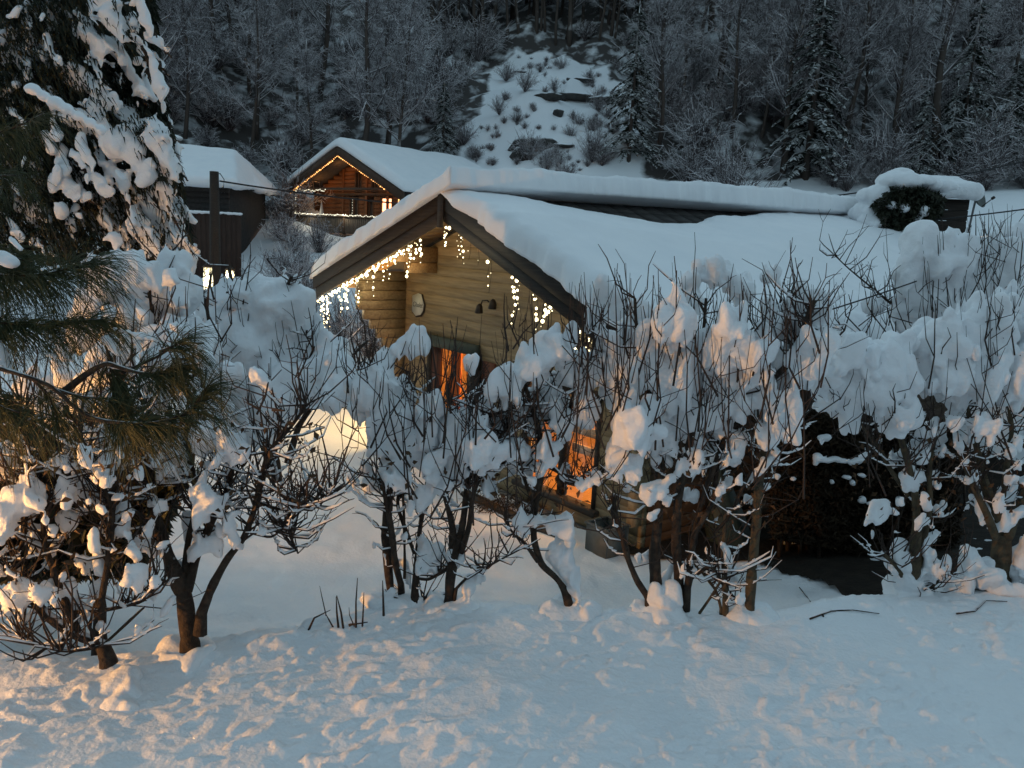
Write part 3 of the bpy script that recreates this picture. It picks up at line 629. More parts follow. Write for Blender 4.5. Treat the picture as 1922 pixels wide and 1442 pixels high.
# ================================================================== SHRUBS
def interp_poly(pts, n):
    p = np.asarray(pts, float); d = np.r_[0, np.cumsum(np.linalg.norm(np.diff(p, axis=0), axis=1))]
    t = np.linspace(0, d[-1], n)
    # smooth by Catmull-like cubic through numpy interpolation of a densified, blurred path
    q = np.stack([np.interp(t, d, p[:, k]) for k in range(3)], 1)
    for _ in range(2): q[1:-1] = (q[:-2] + 2*q[1:-1] + q[2:])/4
    return q
def shrub(label, D, stems, blobs, shoots=(), clumps=(), base_blobs=(), group='snow laden shrubs of the garden hedge', name='hedge_shrub', voxel=.017, dj=.22, bark='bark', twiginess=1.0, wands=True, fill=.93, trunk_k=.68, lump=6, smooth_it=1, warp=.045, leaf_boxes=()):
    """stems: [(depth offset, [(u,v,r_px)...])]; blobs: (u,v,ru,rv[,dD]); shoots: (u0,u1,vbase0,vbase1,vtop0,vtop1,n,spread)"""
    b0 = stems[0][1][0]; root = at(b0[0], b0[1], D); root[2] = gz(root[0], root[1])
    th = thing(name, label, 'shrub', tuple(root), 0, group)
    tb = MB(); nodes = []
    for dD, pl_ in stems:
        n_ = len(pl_)
        P = np.array([at(u, v, D + dD*(i/max(1, n_-1)) + .05*math.sin(i*2.1+u)) for i, (u, v, r) in enumerate(pl_)]) - root
        r = np.array([q[2] for q in pl_])*D/F*trunk_k
        m = max(8, n_*5); Q = interp_poly(P, m); rr = np.interp(np.linspace(0, 1, m), np.linspace(0, 1, n_), r)
        Q += .018*np.stack([fbm(Q*3+9, 1, 2), fbm(Q*3+5, 2, 2), 0*rr], 1)*np.linspace(0, 1, m)[:, None]
        rr = rr*(1 + .22*fbm(Q*9, 3, 2))
        if pl_ is stems[0][1] or P[0, 2] < .35: Q[0, 2] -= .12; rr[0] *= 1.25; rr[1] *= 1.1
        tb.tube(Q, rr, 8 if rr.max() > .03 else 6)
        k = rr < .05
        nodes += [(Q[j], rr[j]) for j in range(m) if j > m*.35]
    tb.build('trunk', M[bark], th, True)
    # twigs springing from the stems
    tw = MB(); NP = np.array([q for q, _ in nodes]); 
    nt_ = int(len(nodes)*1.5*twiginess); idx = R.integers(0, len(nodes), nt_)
    az = R.uniform(0, 2*np.pi, nt_); el = R.uniform(-.2, 1.3, nt_); ln = R.uniform(.10, .42, nt_)
    d1 = np.stack([np.cos(az)*np.cos(el), np.sin(az)*np.cos(el)*.8, np.sin(el)], 1)
    p0 = NP[idx]; p1 = p0 + d1*ln[:, None]*.55; p2 = p1 + (d1*.7 + np.array([0, 0, .45]) + R.normal(0, .22, (nt_, 3)))*ln[:, None]*.55
    p3 = p2 + (d1*.4 + np.array([0, 0, .5]) + R.normal(0, .3, (nt_, 3)))*ln[:, None]*.4
    rr = np.stack([np.full(nt_, .0065), np.full(nt_, .005), np.full(nt_, .0038), np.full(nt_, .0022)], 1)*R.uniform(.7, 1.35, (nt_, 1))
    tw.twigs(np.stack([p0, p1, p2, p3], 1), rr, 4)
    sl = MB(); fl_ = np.abs((p3-p0)[:, 2]) < .8*np.linalg.norm((p3-p0)[:, :2], axis=1); fl_ &= R.random(nt_) < .75
    if fl_.any():
        o_ = np.array([0, 0, .010]); rs = np.stack([np.full(nt_, .004), np.full(nt_, .0085), np.full(nt_, .0065), np.full(nt_, .002)], 1)[fl_]*R.uniform(.6, 1.4, (fl_.sum(), 1)); sl.twigs(np.stack([p0, p1, p2, p3], 1)[fl_]+o_, rs, 5)
        for dx in (.3, .7): q_ = (p1*(1-dx)+p2*dx)[fl_]+o_*1.2; sl.twigs(np.stack([q_-np.array([.02, 0, 0]), q_, q_+np.array([.02, 0, .002])], 1), np.tile([.004, .013, .004], (len(q_), 1))*R.uniform(.5, 1.3, (len(q_), 1)), 5)
        sl.build('snow_lines', M['snow'], th, True)['kind'] = 'stuff'
    q = p2[: nt_//2]; d2 = R.normal(0, 1, (len(q), 3)); d2[:, 2] = np.abs(d2[:, 2])*.7; d2 /= np.linalg.norm(d2, axis=1)[:, None]
    l2 = R.uniform(.05, .2, (len(q), 1)); tw.twigs(np.stack([q, q+d2*l2*.5+R.normal(0, .008, q.shape), q+d2*l2], 1), np.tile([.0035, .0028, .0017], (len(q), 1)), 3)
    # upright year shoots standing out of the snow
    tips = []
    for (u0, u1, vb0, vb1, vt0, vt1, n_, spread) in shoots:
        n_ = int(n_*.78)
        u = R.uniform(u0, u1, n_); vb = R.uniform(vb0, vb1, n_); vt = R.uniform(vt0, vt1, n_); Dd = D + R.uniform(-.42, .2, n_)
        du = R.normal(0, spread*1.25, n_)
        A = at_v(u, vb, Dd); Bm = at_v(u+du*.75, vb+(vt-vb)*.35, Dd+R.uniform(-.05, .05, n_)); Bn = at_v(u+du*.95, vb+(vt-vb)*.7, Dd+R.uniform(-.07, .07, n_)); C_ = at_v(u+du*R.uniform(.8, 1.25, n_), vt, Dd+R.uniform(-.1, .1, n_))
        Bm = Bm + R.normal(0, .018, Bm.shape); Bn = Bn + R.normal(0, .022, Bn.shape); P = np.stack([A, Bm, Bn, C_], 1) - root
        sc_ = R.choice([.42, .5, .6, .95], (n_, 1))*R.uniform(.85, 1.15, (n_, 1))
        tw.twigs(P, np.tile([.0085, .0068, .005, .0028], (n_, 1))*sc_, 5)
        # long wands in front of the snow, curving up from the forks
        m_ = max(4, int(n_*.26)) if wands else 0; u = R.uniform(u0, u1, m_); v = vb1 + R.uniform(10, 110, m_); vt_ = R.uniform(vt0, vt1+40, m_); Dd = D + R.uniform(-.46, -.22, m_); du = R.normal(0, spread*1.6, m_)
        Q = np.stack([at_v(u, v, Dd), at_v(u+du*.7, v+(vt_-v)*.3, Dd-.02), at_v(u+du*1.05, v+(vt_-v)*.65, Dd), at_v(u+du*1.1, vt_, Dd+.03)], 1) - root; Q[:, 1:3] += R.normal(0, .015, (m_, 2, 3))
        tw.twigs(Q, np.tile([.008, .0065, .0046, .0022], (m_, 1))*R.uniform(.6, 1.15, (m_, 1)), 5)
        for q_ in range(2): s0 = Q[:, 1+q_]; side = R.normal(0, .10, (m_, 3)); side[:, 2] = np.abs(side[:, 2]); tw.twigs(np.stack([s0, s0+side+np.array([0, 0, .07]), s0+side*1.3+np.array([0, 0, .19])], 1), np.tile([.0042, .0034, .0017], (m_, 1)), 4)
        # side forks
        m_ = int(n_*.8); s0 = P[:m_, 1]; dr = P[:m_, 3]-P[:m_, 1]; side = R.normal(0, .09, (m_, 3)); side[:, 2] = 0
        tw.twigs(np.stack([s0, s0+dr*.3+side, s0+dr*R.uniform(.5, .95, (m_, 1))+side*1.3], 1), np.tile([.005, .004, .0022], (m_, 1)), 4)
        tips.append(P[:, 1])
    tw.build('branch', M['twig'], th, True)['kind'] = 'stuff'
    C, S = [], []
    hold = np.concatenate([NP, p1, p2])
    def put(u, v, ru, rv, d, lump=lump, snap=False):
        c = at(u, v, d) - root
        if snap:      # a small load hangs on the nearest branch
            j_ = np.argmin(np.linalg.norm(hold-c, axis=1)); c = hold[j_] + np.array([0, 0, .35*rv*d/F])
        a = 1.17*fill*ru*d/F; b = 1.20*fill*rv*d/F; k0 = .50 if lump < 6 else .40
        C.append(c); S.append((a*.62, a*.5, b*.62))
        n_ = int(np.clip(7 + 520*a*b, 5, 26))
        e = R.normal(0, 1, (n_, 3)); e /= np.linalg.norm(e, axis=1)[:, None]; e *= R.uniform(.35, 1.0, (n_, 1))**.5
        for q in e:
            k = R.uniform(.5, 1.1)*k0*min(a, b)*(1.2 if q[2] > 0 else .75); C.append(c + q*np.array([a*.82, a*.7, b*.9])); S.append((k*R.uniform(.65, 1.1), k*.85, k*R.uniform(1.0, 2.1)))
    for bl in blobs:
        u, v, ru, rv = bl[:4]; d = D + (bl[4] if len(bl) > 4 else R.uniform(-dj, dj)); put(u, v, ru, rv, d)
    for bl in base_blobs: put(*bl[:4], D + (bl[4] if len(bl) > 4 else 0), 4)
    for q in range(7):       # snow banked round the foot
        an = q*.9+b0[0]; C.append(np.array([.13*math.cos(an), .13*math.sin(an), -.01])); S.append((R.uniform(.09, .15), R.uniform(.09, .15), R.uniform(.05, .10)))
    for (u0, u1, v0, v1, n_, r0, r1) in clumps:     # small loads caught in the twigs, each over a branch node
        for _ in range(n_):
            r_ = R.uniform(r0, r1)*(1 if R.random() < .8 else 1.6); d = D + R.uniform(-.35, .35); put(R.uniform(u0, u1), R.uniform(v0, v1), r_*R.uniform(.8, 1.5), r_*R.uniform(.7, 1.5), d, 3, True)
    snow_skin('snow', C, S, voxel, th, amp=.011, freq=11, seed=int(b0[0]) % 97, warp=warp, split=40, smooth_it=smooth_it)
    for (u0, u1, v0, v1, n_) in leaf_boxes:
        lf = MB(); u = R.uniform(u0, u1, n_); v = R.uniform(v0, v1, n_); P = at_v(u, v, D + R.uniform(-.4, .3, n_)) - root
        a = R.normal(0, 1, (n_, 3)); a[:, 2] -= 1.2; a /= np.linalg.norm(a, axis=1)[:, None]; b = np.cross(a, R.normal(0, 1, (n_, 3))); b /= np.linalg.norm(b, axis=1)[:, None]
        L_ = R.uniform(.03, .075, (n_, 1)); mid = P + a*L_*.5
        nrm = np.cross(a, b)*L_*.18
        lf.tris(P, mid+b*L_*.28+nrm, P+a*L_); lf.tris(P, P+a*L_, mid-b*L_*.28+nrm)
        o = lf.build('leaves', M['leaf'], th); o['kind'] = 'stuff'
    return th
# ---- left: the big multi-stemmed shrub by the pine
shrub('thick forked trunk shrub lit orange at the left, tallest trunk beside the pine boughs', 5.35,
  [(0, [(358,1222,27),(352,1170,25),(345,1110,26),(318,1050,18),(300,990,15),(280,910,12),(262,830,9),(240,760,7),(225,690,5)]),
   (-.1, [(375,1160,17),(398,1100,13),(425,1050,11),(458,1010,9),(478,955,9),(488,900,8),(500,850,7),(545,800,5),(575,760,4)]),
   (.15, [(350,1110,18),(370,1040,14),(400,975,12),(428,920,10),(436,870,7)]),
   (.2, [(345,1100,12),(352,1020,10),(372,950,9),(362,880,7),(350,800,5),(372,740,4)]),
   (0, [(488,945,6),(520,955,5),(560,958,4),(600,950,3),(630,920,2)]),
   (0, [(470,1000,4),(510,1010,3.5),(540,985,3),(560,1040,2)]),
   (-.2, [(300,1010,9),(260,960,7),(200,950,6),(140,960,5)]),
   (.2, [(280,910,8),(200,860,6),(150,800,5)])],
  [(440,845,44,40,-.15),(385,924,33,38,-.2),(365,1030,32,26,-.05),(345,1075,26,26,.1),(300,710,55,60,.25),(215,690,50,45,.3),(240,790,50,40,.3),(320,865,48,46,.1),(352,800,40,36,.2),(400,760,40,45,.3),
   (265,850,35,45,.2),(180,740,45,45,.3),(120,720,45,40,.3),(60,740,45,40,.2),(420,700,35,40,.3),(515,880,14,26,.1)],
  shoots=[(180,420,640,800,560,690,26,18),(420,540,760,840,660,760,9,22)],
  clumps=[(0,440,660,1010,90,7,16),(150,460,960,1170,50,6,13),(250,470,860,1020,24,7,14)], twiginess=2.6, wands=False, fill=.80, leaf_boxes=[(180,600,780,960,160)], voxel=.02)
shrub('sprawling low shrub at the left edge lit bright orange, branches arching over the bank', 4.85,
  [(0, [(205,1215,18),(140,1190,15),(80,1150,13),(30,1090,11),(-20,1030,9),(-60,950,7)]),
   (.1, [(195,1220,12),(190,1130,11),(205,1050,10),(215,960,9),(180,880,7),(140,800,5)]),
   (.1, [(150,1195,11),(110,1100,10),(80,1010,9),(95,930,8),(60,850,6),(40,760,4)]),
   (-.2, [(270,1140,4),(190,1215,5),(120,1225,4),(40,1200,3)]),
   (.2, [(120,1150,8),(200,1145,6),(270,1130,5),(310,1090,3)]),
   (0, [(20,1080,8),(50,1000,7),(40,920,6),(80,850,5)])],
  [(48,930,46,42,-.1),(10,980,34,60,-.15),(90,1120,60,26,.0),(30,1130,40,40,-.1),(150,1150,55,24,.1),(185,1060,24,50,.1),(245,1085,24,34,-.05),(255,1040,24,22,.05),(120,990,24,40,.15),(70,1020,20,44),(0,860,36,32,.2),(165,930,25,34,.2),(230,980,26,30,.2),(100,880,26,22,.1)],
  clumps=[(-20,320,830,1190,130,7,16)], twiginess=3.2, fill=.80, leaf_boxes=[(0,290,840,1100,150)], voxel=.018)
# ---- low hedge behind, buried in smooth snow
shrub('wide low shrub buried in smooth pillowy snow behind the pine, stubby dark stems poking out', 7.3,
  [(0, [(520,880,14),(500,800,12),(470,720,10),(450,640,8),(440,560,6),(430,500,5)]), (.2, [(540,870,10),(560,800,9),(600,740,8),(640,690,5),(690,640,4)]), (0, [(510,860,9),(440,760,8),(400,680,7),(380,600,6)])] + [(-.1, q) for q in ([(416,655,7),(422,615,7),(434,575,5)], [(432,605,6),(436,585,6),(442,562,5)], [(455,610,6),(462,590,6),(470,566,4)], [(385,590,6),(376,545,6),(368,520,4)], [(395,590,7),(415,585,6),(428,548,4)], [(475,760,6),(478,705,6),(470,672,4),(462,655,3)], [(478,712,4),(495,690,4),(500,668,3)], [(545,720,6),(575,690,5),(590,650,3)], [(574,690,5),(572,640,4),(576,620,3)], [(410,680,4),(415,665,5),(418,655,4)], [(535,560,6),(540,535,5),(548,520,4)], [(325,560,5),(330,530,5),(332,500,4)])],
  [(460,560,42,30),(430,605,52,46),(505,590,60,45),(470,655,66,50),(555,640,55,42),(540,700,70,50),(600,670,50,38),(430,700,50,52),(620,735,52,42),(500,750,68,50),(640,695,30,26),(430,770,40,45),(640,745,28,22),(490,815,42,26),(385,640,42,50),(400,585,26,26),(690,720,25,25)],
  shoots=[(400,470,560,640,440,560,9,8),(470,600,640,760,560,660,12,14),(560,720,700,780,570,690,30,24),(640,720,740,790,640,720,10,22)],  twiginess=.5, wands=False, fill=.90, voxel=.030, dj=.3, lump=4, smooth_it=8, warp=.06)
shrub('shrub heaped with warm tinted snow knobs, between the tall snowy conifer and the pole', 6.5,
  [(0, [(330,900,14),(320,800,12),(300,700,10),(290,620,8),(280,540,6),(300,490,4)]), (.2, [(340,880,9),(370,760,8),(400,650,7),(385,560,5)]), (0, [(320,850,9),(250,720,8),(220,620,6),(190,540,5)])],
  [(262,520,46,32),(215,545,36,42),(335,560,50,36),(250,600,60,42),(312,640,60,42),(372,650,42,46),(218,650,42,34),(330,505,30,24),(180,500,28,24),(300,590,40,30),(165,560,30,36),(150,640,34,34),
   (318,520,17,24,-.4),(210,590,20,22,-.4),(266,588,14,22,-.45),(345,622,22,14,-.4),(180,480,8,16,-.2),(208,492,13,12,-.2),(168,488,14,9,-.3)],
  shoots=[(190,420,560,660,460,580,30,14)], twiginess=.7, wands=False, voxel=.024)
# ---- centre shrubs with bare legs
shrub('slender many-legged shrub, leftmost of the centre row, dark twin trunks in the garden snow', 6.3,
  [(0, [(735,1128,10),(728,1060,13),(725,1000,15),(730,930,14),(733,880,12),(722,820,9),(708,740,6),(700,690,4)]),
   (-.2, [(755,1105,9),(742,1060,10),(736,1000,9),(728,950,8),(720,880,7)]),
   (.1, [(778,1128,10),(780,1080,9),(788,990,7),(798,930,7),(818,880,7),(838,830,6),(852,770,5)]),
   (0, [(778,1040,6),(760,990,6),(745,950,5),(758,880,6),(770,800,4)]), (.1, [(760,1060,4),(758,960,4),(755,880,4),(762,800,3),(770,700,2.5)]),
   (0, [(780,1085,5),(805,1088,6),(835,1072,6),(860,1050,5)]), (0, [(770,1130,9),(790,1133,8),(800,1120,6)])],
  [(745,664,22,22,-.1),(780,655,24,26,-.1),(700,745,44,46),(675,772,26,26),(745,765,36,38),(720,805,46,42),(706,845,22,26),(768,830,42,55),(742,885,36,32),(800,775,36,46),(700,910,22,20),(655,735,20,20,.1),(722,700,26,30),(690,705,22,24),
   (725,1050,8,26,-.05),(760,1075,16,34,.05),(775,960,10,28)],
  base_blobs=[(815,1050,30,24),(795,1030,14,14),(860,1058,16,18)],
  shoots=[(650,800,720,800,600,700,26,16),(660,800,800,880,690,770,16,20)], clumps=[(650,810,840,940,20,6,14),(700,800,1000,1130,10,5,10)], leaf_boxes=[(690,800,820,930,70)], twiginess=1.2)
shrub('single-trunk shrub forking low, in front of the chalet door', 6.25,
  [(0, [(842,1140,13),(845,1085,13),(852,1045,14),(850,990,9),(838,930,9),(835,870,8),(820,800,5),(815,740,4)]),
   (0, [(852,1050,12),(866,1000,9),(873,950,9),(880,900,9),(878,840,7),(885,790,5),(893,740,4)]),
   (-.1, [(866,1040,8),(880,990,8),(886,940,8),(900,880,7),(918,840,6),(945,810,4)]), (0, [(875,900,6),(920,880,4),(960,865,3)]), (-.1, [(852,1110,5),(875,1085,4),(905,1070,4),(940,1050,3),(980,1030,2)])],
  [(850,805,34,34),(890,812,34,36),(852,830,44,50),(902,840,44,44),(860,890,42,32),(812,880,30,40),(915,800,28,36),(822,800,30,40),(880,682,17,20,-.2),(920,870,26,26),(800,930,20,26),(862,1005,8,24)],
  base_blobs=[(882,1115,14,26),(905,1090,12,14)],
  shoots=[(800,940,730,810,590,720,26,14),(800,950,820,880,690,790,18,20)], clumps=[(800,950,860,940,16,6,13)], leaf_boxes=[(820,940,860,930,40)], twiginess=1.2)
shrub('leaning shrub with a bowed trunk and a big snow slab, before the orange glass doors', 6.25,
  [(0, [(1072,1156,14),(1062,1110,12),(1045,1085,9),(1015,1060,9),(1000,1010,9),(1003,960,12),(1012,910,13),(1020,860,11),(1010,800,7),(990,740,5),(975,690,4)]),
   (.1, [(1012,900,8),(1040,850,7),(1060,800,6),(1080,730,4),(1095,670,3)]), (0, [(1005,960,6),(985,900,6),(965,840,5),(950,780,4)]), (-.1, [(1010,1055,6),(985,1020,5),(960,1000,4),(945,975,3)]), (0, [(1060,905,6),(1090,912,5),(1125,908,4)]), (0, [(1020,870,6),(1055,890,6),(1110,905,5),(1135,880,4)]), (-.1,[(880,792,4),(930,778,4),(985,760,3)])],
  [(1000,695,42,38),(950,735,40,36),(1048,645,36,36),(1078,705,42,38),(985,785,40,42),(1030,760,40,40),(1092,770,30,36),(1130,690,34,38),(945,805,28,38),(1026,852,28,34,-.15),(978,880,30,30),(1058,890,14,20),(1110,898,22,16,-.1),(1090,905,16,10,-.1),(965,850,26,26),(1050,800,30,34),
   (985,985,17,32,-.1),(1007,985,20,16,-.15),(1056,1000,28,28),(1052,1045,30,42),(1075,1090,16,46),(1062,1075,24,30)],
  base_blobs=[(1082,1130,15,34)],
  shoots=[(940,1140,640,760,520,640,30,18),(950,1140,760,840,660,740,20,24)], clumps=[(950,1130,860,900,4,6,12)], leaf_boxes=[(950,1100,860,960,60)], twiginess=1.3)
# ---- the big right-centre shrub
shrub('largest upright shrub right of centre, thicket of tall bare shoots above snow curtains', 6.3,
  [(0, [(1238,1162,20),(1232,1110,18),(1228,1040,16),(1235,980,14),(1240,920,13),(1235,860,12),(1225,790,10),(1215,720,7),(1200,640,5),(1192,560,4)]),
   (0, [(1270,1160,18),(1275,1090,15),(1268,1020,13),(1272,950,12),(1285,880,11),(1300,800,9),(1310,720,7),(1320,640,5),(1325,560,4)]),
   (-.15, [(1222,1130,12),(1195,1090,9),(1175,1040,8),(1160,985,7),(1150,930,6)]),
   (.1, [(1288,1120,12),(1298,1040,10),(1305,980,9),(1330,900,8),(1360,820,10),(1400,770,12),(1430,720,10),(1450,650,6),(1462,590,4)]),
   (.2, [(1300,1010,8),(1340,940,7),(1345,860,8),(1350,790,7),(1365,720,6),(1370,650,5)]),
   (-.1, [(1420,735,9),(1475,690,9),(1495,645,9),(1515,600,8),(1528,565,8)]), (.1, [(1480,740,8),(1490,680,7),(1485,630,5),(1478,560,4)]),
   (.1, [(1340,1000,6),(1370,970,5),(1410,880,5),(1460,830,4),(1520,770,3)]),
   (0, [(1290,1090,8),(1335,1060,6),(1360,1100,5),(1385,1130,4)])],
  [(1195,795,52,46,-.35),(1160,850,26,58,-.2),(1185,885,20,36,-.2),(1200,640,50,42),(1258,612,42,44),(1180,705,46,46),(1248,702,56,56),(1372,612,34,30,-.3),(1360,665,42,46),(1318,705,46,55),(1420,680,38,48),(1398,750,55,50),(1308,785,46,52),(1478,705,42,56),(1508,605,46,42),(1448,612,32,32),(1468,785,36,42),(1356,842,40,36),(1240,822,34,54),(1290,872,30,26),(1140,650,30,40),(1150,730,30,40),(1520,680,40,56),(1430,820,28,26),
   (1345,520,40,28,.7),(1300,560,34,34,.6),(1440,520,24,20,.6),(1130,575,36,36,.6),(1390,540,26,30,.6),
   (1210,1045,11,20),(1250,1090,16,26),(1288,1070,11,22),(1330,1030,9,18),(1345,930,16,12),(1290,930,20,18),(1250,900,14,26)],
  base_blobs=[(1252,1130,30,34),(1190,1050,16,10)],
  shoots=[(1090,1290,640,760,480,600,44,16),(1280,1440,620,760,490,590,36,16),(1420,1570,620,740,480,600,22,14),(1130,1520,740,840,600,720,44,26)],
  clumps=[(1150,1470,850,970,30,5,12)], leaf_boxes=[(1240,1460,840,980,120)], twiginess=1.3, voxel=.017)
shrub('thin straight pole-like brown trunk shrub with snow at its foot, right of the biggest shrub', 6.35,
  [(0, [(1406,1158,16),(1410,1090,15),(1416,1020,14),(1422,960,14),(1428,900,13),(1432,850,9),(1438,790,6)]), (.1, [(1362,1155,9),(1360,1090,8),(1358,1020,7),(1362,940,6),(1355,870,4)]), (0, [(1355,1150,5),(1345,1110,4),(1315,1070,4),(1290,1050,3)]), (0, [(1310,1155,4),(1335,1120,4),(1358,1080,3)])],
  [(1428,880,18,18,-.1),(1412,905,12,20),(1374,1090,15,26),(1395,1130,12,26),(1365,1040,12,28),(1440,865,12,12)], clumps=[(1340,1450,860,980,6,4,7)], twiginess=1.0, bark='bark_light', voxel=.016)
# ---- right-hand shrubs
shrub('right shrub with a thick rounded snow cap over thin dark sprays, nearer the brown hedge', 7.1,
  [(0, [(1712,1100,22),(1716,1040,17),(1722,980,13),(1718,920,11),(1705,870,10),(1690,820,9),(1672,760,7),(1655,700,5)]), (.1, [(1718,1090,10),(1735,1010,8),(1748,940,8),(1745,880,7),(1760,800,5)]), (-.1, [(1700,1090,12),(1680,1060,7),(1660,1040,5)]), (0, [(1705,930,8),(1670,880,7),(1650,840,6),(1610,790,4),(1560,740,3)]), (0, [(1700,1150,5),(1740,1110,5),(1765,1085,5),(1790,1075,4)])],
  [(1600,668,66,38,-.2),(1560,715,44,36,-.2),(1640,700,56,44),(1598,760,46,34),(1560,755,32,26),(1682,715,40,48),(1660,780,26,36),(1690,790,30,40),(1640,740,40,40),(1690,660,36,30),(1705,905,16,28),(1722,850,14,22),(1735,940,10,26),(1545,822,14,8),(1545,858,18,11),(1580,862,18,7,-.1),(1612,862,14,8),(1700,850,14,16)],
  base_blobs=[(1688,1062,30,26),(1742,1050,20,46),(1712,1105,36,26),(1760,1075,26,22)],
  shoots=[(1560,1720,740,830,640,760,40,30)], clumps=[(1620,1790,780,1000,40,5,10)], leaf_boxes=[(1600,1790,820,980,90)], twiginess=1.7, bark='bark_light')
shrub('right edge shrub with the broadest snow cushion and a stout pale trunk', 7.2,
  [(0, [(1880,1108,28),(1878,1050,27),(1882,1000,22),(1865,950,14),(1845,890,11),(1828,820,8),(1810,750,6)]), (.1, [(1890,1010,16),(1910,960,12),(1935,900,10),(1950,820,7)]), (-.1, [(1870,1010,12),(1850,960,10),(1822,900,8),(1800,850,6)]), (0, [(1880,960,10),(1890,880,8),(1900,800,6),(1890,730,4)])],
  [(1790,650,64,44,-.2),(1850,622,66,42,-.1),(1905,640,46,46),(1768,708,46,34,-.2),(1838,700,56,48),(1900,715,40,54),(1856,796,25,24,-.4),(1880,582,48,28,.2),(1790,745,32,30),(1735,650,40,34),(1735,715,30,30),(1960,660,50,50),(1890,930,14,18),(1830,900,12,16)],
  base_blobs=[(1838,1085,44,36),(1925,1060,36,40),(1790,1110,36,22),(1870,985,20,24)],
  shoots=[(1740,1922,620,760,520,680,36,20)], clumps=[(1760,1940,760,1010,48,5,12)], leaf_boxes=[(1740,1922,820,980,80)], twiginess=1.7, bark='bark_light')
shrub('rounded cream snow mound shrub with wiry thin twigs behind the right-hand snow caps', 9.5,
  [(0, [(1780,680,12),(1770,620,10),(1760,560,8),(1745,500,6)]), (.2, [(1790,680,9),(1830,600,8),(1870,520,6),(1890,450,4)]), (-.2, [(1770,670,8),(1720,610,6),(1660,560,5),(1600,510,3),(1545,460,2)]), (0, [(1800,660,7),(1840,560,5),(1850,480,4)])],
  [(1755,478,52,42,-.2),(1722,520,40,42,-.2),(1790,505,38,48),(1740,562,48,30),(1830,545,38,40),(1880,525,40,45),(1910,480,34,36),(1850,490,30,30),(1780,590,50,34),(1900,580,46,36),(1700,590,34,26),(1640,580,26,16)],
  shoots=[(1700,1922,540,620,400,500,60,26),(1590,1740,590,650,500,580,26,40),(1800,1922,470,560,380,450,30,22)], clumps=[(1680,1922,500,620,16,5,12)], twiginess=2.0, voxel=.03, trunk_k=.45, lump=5, smooth_it=6)
# ---- small twigs through the bank, left of centre, and fallen sticks
tw_ = thing('twig_clump', 'small clump of bare cut twigs in the snow bank left of the centre shrubs', 'shrub', tuple(hit(640, 1178, 4, 9)))
root = np.array(tw_.location); mb = MB()
for (u0, v0, u1, v1, u2, v2, r) in ((636,1182,632,1150,631,1120,4),(645,1180,640,1150,632,1118,4),(668,1172,668,1130,671,1085,3.5),(680,1170,682,1140,683,1112,3),(655,1168,660,1172,690,1168,5),(632,1184,618,1165,610,1150,3),(575,1186,590,1160,620,1145,4),(612,1150,604,1120,600,1100,2),(665,1170,656,1155,655,1140,2),(720,1150,719,1120,718,1090,4)):
    Dq = 5.75; mb.tube(np.array([at(u0, v0+6, Dq), at(u1, v1, Dq), at(u2, v2, Dq)])-root, [r*.7*Dq/F, r*.5*Dq/F, r*.22*Dq/F], 5)
mb.build('branch', M['bark'], tw_)['kind'] = 'stuff'
snow_skin('snow', [at(585, 1182, 5.85)-root, at(605, 1172, 5.9)-root, at(560, 1195, 5.8)-root], [(.10, .09, .10), (.07, .07, .09), (.08, .08, .05)], .018, tw_)
for k, (pts, lab) in enumerate(([((1520,1165), (1560,1150), (1600,1148), (1650,1155)), 'thin fallen twig lying on the crest, left of the longer twig'], [((1795,1155), (1830,1150), (1850,1130), (1890,1132)), 'crooked dark stick lying on snow below the right edge shrub'], [((1545,1160), (1520,1130), (1500,1105)), 'thin straight twig leaning in the teal snow']) ):
    P = [hit(u, v, 4, 12) for u, v in pts]; st = thing('fallen_stick', lab, 'stick', tuple(P[0])); mb = MB()
    mb.tube(np.array(P)-P[0]+np.array([0, 0, .015]), [.008, .007, .006, .004][:len(P)], 5); mb.build('branch', M['bark'], st)
